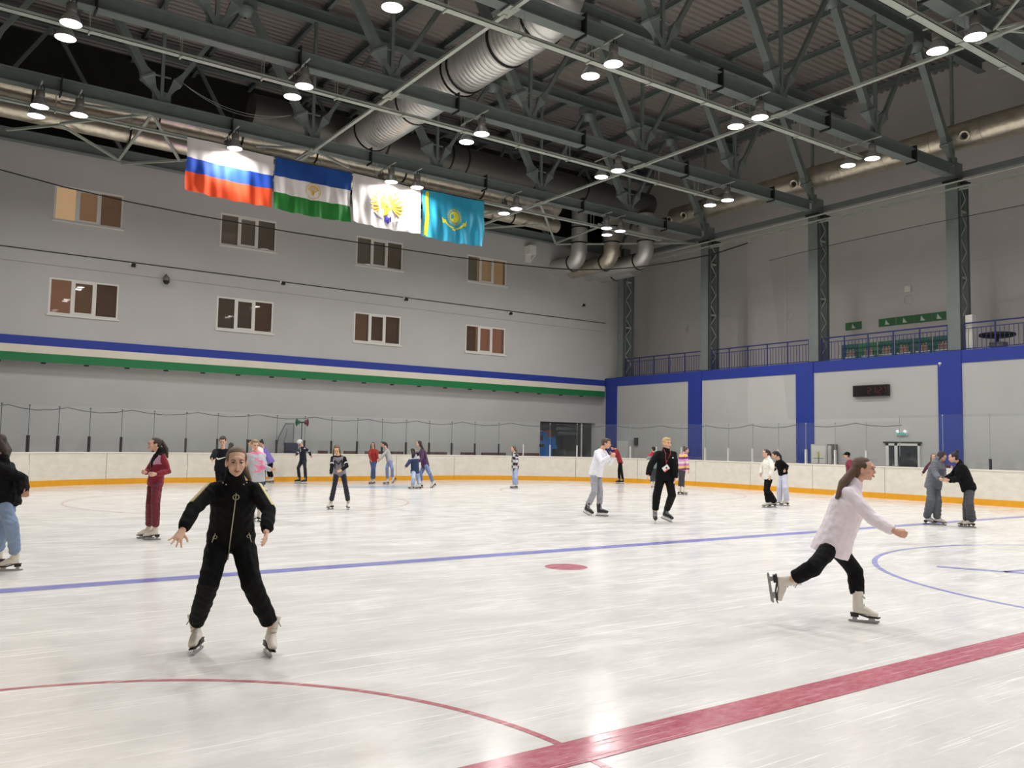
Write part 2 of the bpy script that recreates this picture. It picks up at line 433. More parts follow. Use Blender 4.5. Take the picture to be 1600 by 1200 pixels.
# =================================================================== WINDOWS
def roomm(n, c, k=2.7): return mat(n, (60,50,42), .9, emit=c, estr=k)
RM = dict(cream=roomm('room_cream',(228,190,146),2.9), tan=roomm('room_tan',(150,118,90)), brown=roomm('room_brown',(108,84,66)), olive=roomm('room_olive',(84,78,68)), rose=roomm('room_rose',(146,108,86)),
          plum=roomm('room_plum',(84,64,54)), sand=roomm('room_sand',(146,120,88)), pink=roomm('room_pink',(150,104,86)), dusk=roomm('room_dusk',(76,70,60)))
wi = 0
panes_look = {(0,1):('cream','tan','brown'), (1,1):('olive','olive','dusk'), (2,1):('olive','olive','dusk'), (3,1):('olive','sand','sand'),
              (0,0):('rose','brown','plum'), (1,0):('dusk','dusk','plum'), (2,0):('brown','plum','plum'), (3,0):('plum','pink','pink')}
for k in (1, 0):
    for i, x0 in enumerate(WX):
        wi += 1
        z0, z1 = WZ[k]; x1 = x0 + WWID
        root = thing('window_%d' % wi, None, None, (x0, YW, z0), kind='structure')
        f = MB(); t = .07; y0, y1 = YW+.02, YW+.10
        f.box(x0, x1, y0, y1, z0, z0+t); f.box(x0, x1, y0, y1, z1-t, z1); f.box(x0, x0+t, y0, y1, z0+t, z1-t); f.box(x1-t, x1, y0, y1, z0+t, z1-t)
        m1, m2 = x0 + .80, x0 + 1.52
        f.box(m1-.07, m1+.07, y0, y1, z0+t, z1-t); f.box(m2-.07, m2+.07, y0, y1, z0+t, z1-t)
        f.box(m1+.07, m2-.07, y0-.015, y1, z0+t, z0+t+.06); f.box(m1+.07, m2-.07, y0-.015, y1, z1-t-.06, z1-t)
        part_at(root, 'frame', f, m_frame)
        s_ = MB(); s_.box(x0-.05, x1+.05, YW-.06, YW+.05, z0-.06, z0-.005); part_at(root, 'sill', s_, m_frame)
        for j, (a, c) in enumerate(((x0+t, m1-.07), (m1+.07, m2-.07), (m2+.07, x1-t))):
            g = MB(); g.box(a, c, YW+.05, YW+.06, z0+t, z1-t); part_at(root, 'pane', g, m_winglass)
            g = MB()  # flat glowing panel, its emission stands in for the room behind this pane
            g.box(a-.06, c+.06, YW+.34, YW+.36, z0, z1)
            part_at(root, 'room_glow', g, RM[panes_look[(i, k)][j]])

# =================================================================== BOARDS AND GLASS
boards = thing('rink_boards', 'long white dasher boards with yellow kick strip and glass around the ice', 'rink boards', (0,0,0))
ZB = 1.16; BT = .12
S0 = CUM[s_of((XL+RC, YE))]                       # seam reference: start of the straight end
def sweep(mb, s0, s1, o0, o1, z0, z1, n=None, mi=0):
    n = n or max(1, int((s1 - s0) / .45))
    V = []
    for i in range(n+1):
        s = s0 + (s1-s0)*i/n
        for o in (o0, o1):
            p, d, nn = along(s, o)
            V += [(p.x, p.y, z0), (p.x, p.y, z1)]
    Fs = []
    for i in range(n):
        a = 4*i; c = 4*(i+1)
        Fs += [(a, c, c+1, a+1), (a+2, a+3, c+3, c+2), (a+1, c+1, c+3, a+3), (a, a+2, c+2, c)]
    Fs += [(0, 1, 3, 2), (4*n, 4*n+2, 4*n+3, 4*n+1)]
    mb.add(V, Fs, mi)
PW = 3.0
s = S0 - math.floor(S0 / PW) * PW
while s < CUM[-1] - PW:
    b = MB(); sweep(b, s + .008, s + PW - .008, 0, BT, .2, ZB-.04); b.obj('panel', m_board, boards)
    b = MB(); sweep(b, s + .003, s + PW - .003, -.012, BT, .0, .2); b.obj('kick_strip', m_yellow, boards)
    b = MB(); sweep(b, s, s + PW, -.02, BT+.03, ZB-.04, ZB); b.obj('cap_rail', m_boardcap, boards)
    b = MB(); sweep(b, s - .008, s + .008, .02, BT, .0, ZB-.04, 1); b.obj('joint', m_dark, boards)
    s += PW
# red goal-line mark on the boards
sg = CUM[s_of((XR-RC+RC*math.cos(math.asin((YG-YE+RC)/RC)), YG))]
b = MB(); sweep(b, sg-.035, sg+.035, -.016, 0, 0, ZB-.04, 1); b.obj('goal_mark', m_redp, boards, label='red vertical goal line mark')
b = MB(); sweep(b, CUM[s_of((XR, .1))]-.15, CUM[s_of((XR, .1))]+.15, -.016, 0, 0, ZB-.04, 1); b.obj('center_mark', m_redp, boards, label='red vertical centre line mark')
# glass
def posts_range(s0, s1, step, ztop, stubm, stub=.55, shield=True):
    n = int(round((s1-s0)/step)); step = (s1-s0)/n
    for i in range(n):
        a = s0 + i*step; c = a + step
        g = MB(); sweep(g, a+.012, c-.012, .05, .062, ZB, ztop, max(1, int(step/.6))); g.obj('glass_pane', m_glass, boards)
        p, d, nn = along(a, .056)
        q = MB(); q.obox((p.x, p.y, ZB+stub/2), (d.x,d.y,0), (nn.x,nn.y,0), (0,0,1), .028, .05, stub/2); q.obj('post', stubm, boards)
        q = MB(); q.obox((p.x, p.y, (ZB+stub+ztop)/2), (d.x,d.y,0), (nn.x,nn.y,0), (0,0,1), .0045, .012, (ztop-ZB-stub)/2)
        q.obox((p.x, p.y, ztop-.02), (d.x,d.y,0), (nn.x,nn.y,0), (0,0,1), .02, .02, .022); q.obj('glass_seam', m_seam if stubm is m_stub and a < S_mid else m_seam2, boards)
m_seam2 = mat('glass_seam_pale', (150,156,154), .5)
m_seam = mat('glass_seam_grey', (92,96,96), .5)
m_stub = mat('post_dark', (62,60,62), .5, .4); m_stubw = mat('post_white', (200,200,196), .5)
S_mid = CUM[s_of((9.9, YE))] if False else CUM[s_of((9.5, 29.4))]
posts_range(3.0, S_mid, 1.21, 2.72, m_stub)
S_r = CUM[s_of((XR, 13.0))]
posts_range(S_mid, S_r, 1.3, 2.75, m_stubw)
posts_range(S_r, CUM[-1]-3.2, 1.5, 2.98, m_stub, .35)
# slack net cord along the top of the glass
pts = []
s = 3.0; i = 0
while s < S_r:
    for t in (0, .25, .5, .75):
        p, d, nn = along(s + t*2.42, .1)
        pts.append((p.x, p.y, 2.70 - .13*math.sin(math.pi*t) + .02*math.sin(i)))
    s += 2.42; i += 1
b = MB(); b.tube(pts, .012, 5); b.obj('net_cord', m_dark, boards, label='slack dark cord along the top of the glass')
# protective nets hung above the glass
def netmat(name, dens):
    m = bpy.data.materials.new(name); m.use_nodes = True; nt = m.node_tree
    nt.nodes.remove(nt.nodes['Principled BSDF'])
    t = nt.nodes.new('ShaderNodeBsdfTransparent'); d = nt.nodes.new('ShaderNodeBsdfDiffuse'); d.inputs[0].default_value = (.05,.05,.05,1)
    x = nt.nodes.new('ShaderNodeMixShader'); x.inputs[0].default_value = dens
    nt.links.new(t.outputs[0], x.inputs[1]); nt.links.new(d.outputs[0], x.inputs[2]); nt.links.new(x.outputs[0], nt.nodes['Material Output'].inputs[0])
    return m
m_net = netmat('net_mesh', .10)
def net(label, tops, bots, cords):
    """tops/bots: matching lists of hall points"""
    root = thing('safety_net', label, 'net', tuple(bots[0]), group='safety nets above the rink glass')
    g = MB(); n = len(tops); V = []
    for a, c in zip(tops, bots): V += [a, c]
    g.add(V, [(2*i, 2*i+1, 2*i+3, 2*i+2) for i in range(n-1)])
    part_at(root, 'mesh', g, m_net, kind='stuff')
    g = MB(); g.tube(tops, cords, 6); part_at(root, 'rope', g, m_black, label='black top rope')
    return root
tops = []; bots = []
for x, y in ((-40,255),(0,265),(100,292),(200,315),(300,335),(450,362),(600,385),(700,400)):
    p = onY(x, y, YE + .22); tops.append(p); bots.append(Vector((p.x, p.y, 2.78)))
for x, y in ((800,413),(860,419),(900,421.5),(950,421),(1000,417),(1060,408),(1115,397),(1168,380)):
    s = None
    d = ray(x, y)      # meet the vertical surface over the curved boards
    best = None
    for k in range(0, 400):
        ss = CUM[s_of((5, YE))] + k * .07
        p, dd, nn = along(ss, .22)
        t = ((p.x-CAM.x)*d.x + (p.y-CAM.y)*d.y) / (d.x*d.x + d.y*d.y)
        q = CAM + d*t; e = (q.x-p.x)**2 + (q.y-p.y)**2
        if best is None or e < best[0]: best = (e, q)
    tops.append(best[1]); bots.append(Vector((best[1].x, best[1].y, 2.78)))
# the net's free edge hangs in a curve
edge = [(1162,388),(1152,420),(1149,480),(1149,540),(1151,600),(1155,668)]
net('fine dark net hung behind the far goal, its free edge by the second column', tops, bots, [.02 + .012*i/len(tops) for i in range(len(tops))])
tops = [onX(x, y, XR+.22) for x, y in ((1202,407),(1250,395),(1320,378),(1450,350),(1600,320),(1700,300))]
bots = [Vector((p.x, p.y + (-.9 if i == 0 else 0), 2.9)) for i, p in enumerate(tops)]
net('fine dark net hung over the side boards towards the right', tops, bots, [.012]*len(tops))

# =================================================================== STEEL: TRUSSES, COLUMNS, STRUTS
NX = [-8.75 + 5.06*k for k in range(-2, 6)]             # bottom nodes
ZB0, ZB1 = 11.93, 12.36; ZT0, ZT1 = 16.6, 17.05
def bmesh_diag(lo, hi, big):
    g = MB(); lo = Vector(lo); hi = Vector(hi); d = (hi-lo).normalized()
    k = .95; a = lo + d*k
    w1, w2 = (.24, .22) if big else (.13, .13)
    g.bar(lo, a, w2*.7, w2*.8, (0,1,0)); g.bar(a, hi, w1, w1, (0,1,0)); return g
def splice(lo, hi, big):
    g = MB(); lo = Vector(lo); hi = Vector(hi); d = (hi-lo).normalized()
    r = .20 if big else .13
    side = d.cross(Vector((0,1,0))).normalized(); yv = Vector((0,1,0))
    def ring_(t, a):
        c = lo + d*t
        return [c+side*a+yv*a*.7, c-side*a+yv*a*.7, c-side*a-yv*a*.7, c+side*a-yv*a*.7]
    V = ring_(.45, r*.35) + ring_(.82, r) + ring_(.86, r*1.15) + ring_(.92, r*1.15) + ring_(.95, r*.95) + ring_(1.3, r*.45)
    Fs = []
    for i in range(5):
        for k in range(4): Fs.append((4*i+k, 4*i+(k+1)%4, 4*i+4+(k+1)%4, 4*i+4+k))
    g.add(V, Fs + [(3,2,1,0), (20,21,22,23)]); return g
def truss():
    r = thing('roof_truss', 'x', 'truss', (0,0,ZB0), group='roof trusses')
    def P(name, g, m=m_steel, **k): return part_at(r, name, g, m, **k)
    g = MB(); g.ibeam((-19.9,0,(ZB0+ZB1)/2), (16.3,0,(ZB0+ZB1)/2), .34, ZB1-ZB0, .03); P('bottom_chord', g)
    g = MB(); g.ibeam((-19.9,0,(ZT0+ZT1)/2), (18.9,0,(ZT0+ZT1)/2), .30, ZT1-ZT0, .03); P('top_chord', g)
    for i, x in enumerate(NX):
        lo = (x, 0, ZB1)
        g = MB(); g.bar((x,0,ZB1), (x,0,ZT0), .10, .10); P('web_post', g)
        g = MB(); g.box(x-.28, x+.28, -.02, .02, ZB1-.02, ZB1+.38); P('gusset', g)
        g = MB(); g.box(x-.26, x+.26, -.03, .03, ZB1+.86, ZB1+.9); P('cross_plate', g)
        if x - 2.53 > -19.5:
            hi = (x-2.53, 0, ZT0); P('diagonal', bmesh_diag(lo, hi, True)); P('splice', splice(lo, hi, True))
        if x + 2.53 < 19:
            hi = (x+2.53, 0, ZT0); P('diagonal', bmesh_diag(lo, hi, False)); P('splice', splice(lo, hi, False))
        xm = x + 2.53
        if xm < 18.9:
            g = MB(); g.box(xm-.35, xm+.35, -.16, .16, ZT0-.35, ZT0); g.lathe((xm,0,ZT0-.62), [(.05,0),(.22,.08),(.3,.3),(.3,.34),(.1,.34)], 8); P('top_gusset', g)
    for x in NX:
        if x > 13: continue
        g = MB(); g.box(x+2.2, x+2.24, -.2, .2, ZB0-.06, ZB1+.12); P('chord_splice', g, m_dark)
    return r
TY = [24.3, 18.2, 12.15, 6.07, 0.0, -6.1]
t0 = truss()
tl = ['grey-green roof truss above the row of flags', 'grey-green roof truss next nearer than the flags one',
      'grey-green roof truss meeting the column right of the clock', 'nearest roof truss, only its lower chord showing at top right',
      'grey-green roof truss over the camera side, out of sight', 'grey-green roof truss behind the camera']
trusses = [t0]
for i, y in enumerate(TY):
    t = t0 if i == 0 else copytree(t0)
    t.location = (0, y, ZB0); t['label'] = tl[i]
    if i: trusses.append(t)
# lighter truss lying against the end wall
r = thing('end_truss', 'long green-grey beam lying along the top of the white end wall', 'beam', (0, 30.5, 12.2))
g = MB(); g.ibeam((-19.7,30.55,12.35), (16.3,30.55,12.35), .3, .42, .03); part_at(r, 'chord', g, m_steel)
for x in NX:
    for s_, nm in ((-1,'diagonal'), (1,'diagonal')):
        g = MB(); g.bar((x,30.55,12.5), (x+2.53*s_,30.55,16.7), .12, .12, (0,1,0)); part_at(r, nm, g, m_steel)
g = MB(); g.ibeam((-19.7,30.55,16.8), (18.9,30.55,16.8), .3, .42, .03); part_at(r, 'top_chord', g, m_steel)
# struts between trusses in the plane of the bottom chords (along the hall)
YY = [30.5] + TY
sm = None
for j, x in enumerate((-3.69, 6.43)):
    for i in range(len(YY)-2):
        a, c = YY[i+1], YY[i]
        if j == 1 and i == 0: pass
        g = MB(); L = c - a - .4
        if sm is None:
            g.bar((0, -L/2, 0), (0, L/2, 0), .11, .07); g.bar((0,-L/2-.15,0), (0,-L/2+.15,0), .3, .03); g.bar((0,L/2-.15,0), (0,L/2+.15,0), .3, .03); sm = g.mesh('roof_strut', m_steel2)
        link('roof_strut', sm, None, '%s long strut between roof trusses, %s' % (('left','right')[j], ('end wall bay','bay behind the flags truss','bay nearer than the flags','bay over mid ice','bay over the nearest ice')[i]), 'strut', 'roof struts along the hall', None, (x, (a+c)/2, ZB0-.06))
# wind bracing in the end bay: crosses between flags truss and end wall
wb = thing('wind_bracing', 'thin diagonal braces crossing between the flags truss and the end wall', 'brace', (0, 27, 11.9))
brs = [((240,181),(95,158)), ((240,181),(280,250)), ((95,195),(185,250)), ((185,250),(235,182)), ((95,193),(235,178)), ((10,203),(95,195)),
       ((488,233),(400,228)), ((488,233),(420,275)), ((488,233),(545,262)), ((190,256),(292,250)), ((850,317),(700,345)), ((700,368),(850,350)),
       ((845,320),(868,380)), ((868,380),(935,355)), ((868,382),(1085,380)), ((935,350),(1085,382)), ((660,333),(700,327))]
for i, (p0, p1) in enumerate(brs):
    a = onZ(*p0, ZB0-.02 + .002*i); c = onZ(*p1, ZB0-.02 + .002*i)
    a.y = min(a.y, 30.4); c.y = min(c.y, 30.4)
    g = MB(); g.bar(a, c, .09, .07)
    part_at(wb, 'brace', g, m_steel2)
# crossing braces at the far top right, beyond the nearest truss
r = thing('roof_brace', 'three thin pale braces fanning out from the nearest truss, top right', 'brace', (5.6, 6.2, 12))
n0 = onZ(1553, 46, ZB0)
for q in ((1590,0),(1600,35),(1600,50),):
    e = onZ(*q, ZB0); g = MB(); g.bar(n0, n0 + (e-n0).normalized()*6, .06, .05); part_at(r, 'rod', g, m_steel2)

# laced columns on the gallery edge
def column():
    r = thing('lattice_column', 'x', 'column', (16.4, 0, ZC), group='steel columns on the gallery edge')
    g = MB(); g.ibeam((16.50,0,ZC), (16.50,0,11.75), .46, .22, .02, (1,0,0)); part_at(r, 'front_chord', g, m_steel)
    g = MB(); g.ibeam((17.10,0,ZC), (17.10,0,11.75), .46, .2, .02, (1,0,0)); part_at(r, 'back_chord', g, m_steel)
    z = ZC + .25; k = 0
    while z < 11.2:
        for y in (-.2, .2):
            g = MB(); a, c = ((16.6,y,z), (17.0,y,z+.5)) if k % 2 == 0 else ((17.0,y,z), (16.6,y,z+.5))
            g.bar(a, c, .05, .012, (0,1,0)); part_at(r, 'lacing', g, m_steel2)
        z += .5; k += 1
        if k % 5 == 0:
            g = MB(); g.box(16.6, 17.0, -.21, .21, z-.03, z+.05); part_at(r, 'batten', g, m_steel2)
    g = MB(); g.box(16.3, 17.25, -.3, .3, 11.72, 11.8); g.box(16.36, 17.2, -.27, .27, ZC, ZC+.06); part_at(r, 'plate', g, m_dark)
    g = MB(); g.box(16.5, 17.0, -.12, .12, 11.8, 12.5); part_at(r, 'seat', g, m_steel)
    return r
c0 = column()
for i, (y, lb) in enumerate(((30.2, 'dark laced steel column in the corner beside the end wall'), (24.2, 'laced steel column second from the end wall'),
                 (18.1, 'laced steel column left of the green banners'), (12.15, 'laced steel column right of the green banners'), (6.07, 'laced steel column beyond the right edge'))):
    t = c0 if i == 0 else copytree(c0)
    t.location = (16.4, y, ZC); t['label'] = lb
# crane-like rail and tray running along the column heads
r = thing('service_rail', 'pale pipe over an open ladder tray running along the column heads', 'rail', (16.2, 0, 11.6))
g = MB(); g.tube([(16.15,-12,11.62),(16.15,29.5,11.62)], .035, 8); part_at(r, 'pipe', g, m_steel2)
g = MB(); g.box(16.2, 16.24, -12, 29.5, 11.38, 11.44); g.box(16.5, 16.54, -12, 29.5, 11.38, 11.44); part_at(r, 'tray_side', g, m_steel2)
for k in range(0, 50):
    y = -10 + k*.8; g = MB(); g.bar((16.22,y,11.41), (16.52,y+.35,11.41), .05, .03); part_at(r, 'rung', g, m_steel2)
g = MB(); g.box(16.9, 17.1, -12, 31, 12.0, 12.2); part_at(r, 'beam', g, m_steel)

# =================================================================== DUCTS
def spiral_duct(name, label, pts, R, seams, m=m_alu, cat='duct', rib=.19, ribh=.022):
    """ribbed round duct; its lock seam rings are real ridges"""
    o = thing(name, label, cat, tuple(pts[0]))
    P = []; rr = []
    for i in range(len(pts)-1):
        a = Vector(pts[i]); c = Vector(pts[i+1]); L = (c-a).length; n = max(1, int(L/rib))
        for k in range(n):
            t = k/n; P.append(a.lerp(c, t)); rr.append(R if rib < .5 else R)
            if rib < .5:
                for q_, r_ in ((.60, R), (.70, R-.016), (.88, R-.016), (.98, R)): P.append(a.lerp(c, t + q_/n)); rr.append(r_)
    P.append(Vector(pts[-1])); rr.append(R)
    g = MB(); g.tube(P, rr, 28); part_at(o, 'pipe', g, m)
    tot = [0]
    for i in range(1, len(pts)): tot.append(tot[-1] + (Vector(pts[i]) - Vector(pts[i-1])).length)
    for s_ in seams:
        for i in range(len(pts)-1):
            if tot[i] <= s_ <= tot[i+1]:
                t = (s_-tot[i]) / (tot[i+1]-tot[i]); c = Vector(pts[i]).lerp(Vector(pts[i+1]), t); d = (Vector(pts[i+1]) - Vector(pts[i])).normalized()
                g = MB(); g.tube([c-d*.03, c+d*.03], R+.035, 28); part_at(o, 'band', g, m_band)
    return o
def arc(c, u, v, R, a0, a1, n=6):
    c = Vector(c); return [c + Vector(u)*R*math.cos(math.radians(a0+(a1-a0)*k/n)) + Vector(v)*R*math.sin(math.radians(a0+(a1-a0)*k/n)) for k in range(n+1)]
big = [(-1.15,26.5,13.35),(-1.15,25.0,13.35),(-1.15,14.3,13.35)] + arc((-1.15,14.3,14.35), (0,-1,0), (0,0,-1), 1.0, 75, 0, 5) + [(-1.15,13.3,15.2),(-1.15,13.3,16.6)]
spiral_duct('spiral_duct', 'huge ribbed silver spiral duct hanging over the middle of the ice', big, .72, [1.7, 5.0, 8.0, 8.35, 10.6, 12.2, 13.9])
spiral_duct('main_duct', 'broad dull grey duct running along the end wall behind the trusses', [(-5,27.2,14.0),(-1.15,27.2,14.0),(13,27.2,14.0),(15.5,27.2,14.0)], .62, [5.5, 8.5, 9.3, 13, 16], mat('dull_duct', (98,97,92), .5, .6, noise=.1), rib=.9)
spiral_duct('foil_duct', 'upper foil wrapped duct along the end wall, above the flags', [(-16,28.4,13.35),(7.5,28.4,13.35),(10.5,28.4,13.3)], .42, [4,8,11,14,18,22], m_foil, rib=.9)
spiral_duct('foil_duct', 'lower foil wrapped duct along the end wall, its end right of the flags', [(-16,28.0,12.42),(5.5,28.0,12.30),(10.2,28.0,12.25)], .31, [3,7,12.5,16,20,23.5], m_foil, rib=.9)
for i, (x, yv, lb) in enumerate(((12.62,29.2,'left one of the silver ducts that bend into the end wall'),(13.80,28.05,'middle silver duct bending into the end wall, foil patched elbow'),(14.92,26.75,'right silver duct bending from the roof into the end wall'))):
    zc = 11.05; R = .41; rb = .62
    P = [(x,YW,zc),(x,yv+rb,zc)] + arc((x,yv+rb,zc+rb), (0,-1,0), (0,0,-1), rb, 75, 0, 4) + [(x,yv,zc+1.3),(x,yv,13.4 if i else 14.2)]
    spiral_duct('elbow_duct', lb, P, R, [YW-yv-rb+.1, YW-yv-rb+1.3, YW-yv-rb+2.1], m_foil if i == 1 else m_alu, rib=.9)
P = [(15.84,YW,11.05),(15.84,28.9,11.05),(15.84,28.5,11.05)]
spiral_duct('elbow_duct', 'short silver duct beside the corner column with a small spigot', P, .41, [1.2], m_alu, rib=.9)
# long foil duct over the right-hand columns with nozzles
o = spiral_duct('nozzle_duct', 'foil wrapped duct with round air nozzles above the right columns', [(16.7,-12,13.45),(16.7,12.5,13.47),(16.7,26.5,13.47)], .5, [], m_foil, rib=1.4)
for y in np.arange(-8, 26, 1.9):
    g = MB(); g.tube([(16.7,y,13.47),(16.7,y+.06,13.47)], .515, 24); part_at(o, 'band', g, m_foil)
for y in (6.4, 11.55, 18.9, 25.4, 26.4, 14.2):
    g = MB(); c = Vector((16.27,y,13.3)); ax = Vector((-.93,-.15,-.3)).normalized()
    g.lathe(c, [(.17,-.1),(.17,.06),(.205,.12),(.2,.15),(.12,.13),(.10,.06)], 20, ax); g2 = MB(); g2.lathe(c+ax*.05, [(.0,0),(.10,.0)], 16, ax)
    n_ = part_at(o, 'nozzle', g, m_foil); part_at(o, 'nozzle_throat', g2, m_black)

# =================================================================== LIGHT TRAYS AND LAMPS
for i, y in enumerate(TY):
    if y < -1: continue
    r = thing('cable_tray', ['pale cable tray hung under the flags truss', 'pale cable tray hung under the second truss', 'pale cable tray under the truss right of the clock', 'pale cable tray at the top right corner', 'pale cable tray over the camera'][i], 'cable tray', (0, y, 11.38), group='cable trays under the trusses')
    g = MB(); y0, y1 = y-.1, y+.1; xe = 10.6 if i in (1, 2) else 13.5
    g.box(-19.5, xe, y0, y1, 11.36, 11.375); g.box(-19.5, xe, y0, y0+.012, 11.36, 11.44); g.box(-19.5, xe, y1-.012, y1, 11.36, 11.44); part_at(r, 'channel', g, m_steel2)
    for x in np.arange(-18, xe, 2.1):
        g = MB(); g.bar((x,y-.12,11.34), (x,y+.12,11.34), .04, .03); g.bar((x,y-.1,11.4), (x,y-.1,ZB0), .012, .012); g.bar((x,y+.1,11.4),(x,y+.1,ZB0), .012, .012); part_at(r, 'hanger', g, m_steel2)
ld = bpy.data.lights.new('lamp_light', 'AREA'); ld.shape = 'DISK'; ld.size = .40; ld.energy = LAMP_W; ld.color = LAMP_COL; ld.spread = math.radians(165)
ldw = ld.copy(); ldw.color = LAMP_WARM
def lamp():
    r = thing('high_bay_lamp', 'x', 'lamp', (0,0,11.25), group='high bay lamps under the trusses')
    g = MB(); g.lathe((0,0,0), [(.235,.0),(.23,.03),(.17,.17),(.11,.25),(.10,.27)], 24); g.obj('reflector', m_reflector, r)
    g = MB(); g.lathe((0,0,0), [(.0,.5),(.10,.49),(.12,.46),(.12,.30),(.10,.26),(0,.26)], 18); h = g.obj('housing', m_house, r)
    g = MB(); g.lathe((0,0,0), [(.0,-.03),(.12,-.025),(.2,-.008),(.232,.005)], 24); g.obj('lens', m_lens, r)
    g = MB(); g.bar((0,0,.48), (0,0,.64), .02, .02); g.tube([(.0,0,.64),(.05,0,.67),(.09,0,.60),(.09,0,.45),(.07,0,.36)], .014, 6); g.obj('hook', m_dark, r)
    g = MB(); g.box(-.02,.02,-.35,.35,.64,.67); g.obj('bracket', m_steel2, r)
    lo = link('lamp_light', ld, r, loc=(0,0,-.04))
    return r
LX = [-12.15, -6.5, -.78, 4.88, 10.55]
colname = ['far left', 'left', 'middle', 'right of middle', 'far right']
rowname = ['flags truss', 'second truss', 'third truss', 'nearest truss', 'truss overhead', 'truss behind']
l0 = lamp(); first = True
def place(x, y, lb):
    global first
    t = l0 if first else copytree(l0); first = False
    t.location = (x, y, 11.25); t['label'] = lb
    if x < -5:
        for c_ in t.children:
            if c_.type == 'LIGHT': c_.data = ldw
for i, y in enumerate(TY):
    for j, x in enumerate(LX):
        for s_ in (-1, 1):
            if i == 4 and j == 0: continue
            place(x, y + .44*s_, 'lit high bay lamp, %s of the %s, %s one of its pair' % (colname[j], rowname[i], 'nearer' if s_ < 0 else 'farther'))
place(-11.12, 24.3-.44, 'single lit lamp just right of the far left pair on the flags truss')
place(.30, 24.3-.44, 'single lit lamp before the top left corner of the sky-blue flag')
place(9.75, 24.3-.44, 'single lit lamp just left of the far right pair on the flags truss')

r = thing('slack_wires', 'two thin slack wires drooping in the dark between trusses at upper left', 'wire', (-6, 24.0, 12.5))
for sag in (0, 7):
    pts = [onY(286 + 169*t, 130 + 50*t + (34+sag)*4*t*(1-t)*.55, 24.3) for t in [i/14 for i in range(15)]]
    g = MB(); g.tube(pts, .008, 5); part_at(r, 'wire', g, m_steel2)
r = thing('added_strip_lamp', 'added tube lamp on the service room ceiling, brightening the ice machine', 'lamp', (14, YW+1.6, 3.55))  # added lamp, put in to brighten the dark service room and the machine
g = MB(); g.box(13.0,15.0,YW+1.5,YW+1.7,3.50,3.58); part_at(r, 'case', g, m_white)
g = MB(); g.tube([(13.05,YW+1.6,3.46),(14.95,YW+1.6,3.46)], .03, 8); part_at(r, 'tube', g, mat('tube_glow', (255,255,255), .4, emit=(235,245,255), estr=45.0))

# =================================================================== FLAGS
FY = 24.15
def flag_y(x, z, k, top):
    dz = max(0, top - z)
    return FY + .05*math.sin(x*9 + k + dz*1.2)*dz/1.8 + .03*math.sin(x*17 + k*2 - dz*2)*dz/1.8 + .02*math.sin(z*5+x*3)
def flag(label, x0, x1, ztl, ztr, zbl, zbr, bands, k, mats):
    r = thing('flag', label, 'flag', (x0, FY, ztl), group='flags hung in a row')
    g = MB(); NX_, NZ = 48, 34
    V = []
    for i in range(NX_+1):
        u = i/NX_; zt = ztl+(ztr-ztl)*u; zb = zbl+(zbr-zbl)*u - .05*math.sin(math.pi*u)
        for j in range(NZ+1):
            v = j/NZ; z = zt + (zb-zt)*v; x = x0+(x1-x0)*u + .03*math.sin(6*v+k)*v
            V.append((x, flag_y(x, z, k, zt), z))
    W = NZ+1; Fs = {}
    for i in range(NX_):
        for j in range(NZ):
            v = (j+.5)/NZ; mi = next(n for n, e in enumerate(bands) if v <= e)
            Fs.setdefault(mi, []).append((i*W+j, i*W+j+1, (i+1)*W+j+1, (i+1)*W+j))
    base = len(g.v); g.add(V, [])
    for mi, fs in Fs.items():
        for f in fs: g.f.append(f); g.m.append(mi); g.sm.append(True)
    part_at(r, 'cloth', g, mats)
    def pos(u, v, off=.012):
        zt = ztl+(ztr-ztl)*u; zb = zbl+(zbr-zbl)*u - .05*math.sin(math.pi*u)
        z = zt+(zb-zt)*v; x = x0+(x1-x0)*u + .03*math.sin(6*v+k)*v
        return (x, flag_y(x, z, k, zt) - off, z)
    g = MB(); n = 12
    g.tube([(x0+(x1-x0)*i/n, FY, ztl+(ztr-ztl)*i/n+.01) for i in range(n+1)], .02, 6); part_at(r, 'pole', g, m_dark)
    for u in (.04, .5, .96):
        z = ztl+(ztr-ztl)*u; g = MB(); g.bar((x0+(x1-x0)*u, FY, z), (x0+(x1-x0)*u, FY, 11.42), .015, .015); part_at(r, 'tie', g, m_dark)
    return r, pos
fw = mat('flag_white', (222,216,214), .8, sheen=.3); fb = mat('flag_blue', (30,80,190), .75); fr_ = mat('flag_red', (235,78,28), .75)
fb2 = mat('flag_blue_dark', (18,70,150), .75); fg = mat('flag_green', (22,115,38), .75); fgold = mat('flag_gold', (226,178,20), .7)
fsky = mat('flag_sky', (42,160,196), .7); fyel = mat('flag_yellow', (222,214,40), .7); forg = mat('flag_orange', (214,92,30), .7)
for m_ in (fw, fb, fr_, fsky, fb2, fg):
    b_ = m_.node_tree.nodes['Principled BSDF']
def deco(r, pos, name, polys, m, label=None, off=.012):
    g = MB()
    for P in polys:
        # subdivide long polygons as fans in flag space so that they follow the cloth
        c = (sum(p[0] for p in P)/len(P), sum(p[1] for p in P)/len(P)); n = len(P)
        V = [pos(*c, off)] + [pos(*p, off) for p in P]
        g.add(V, [(0, 1+i, 1+(i+1) % n) for i in range(n)])
    part_at(r, name, g, m, label=label)
def circ2(u, v, ru, rv, n=20, a0=0): return [(u+ru*math.cos(2*math.pi*i/n+a0), v+rv*math.sin(2*math.pi*i/n+a0)) for i in range(n)]
flag('white, blue and red striped flag, brightly lit by the lamp before it', -7.94, -5.10, 11.42, 11.36, 9.68, 9.60, (.38,.66,1.0), 0.3, [fw, fb, fr_])
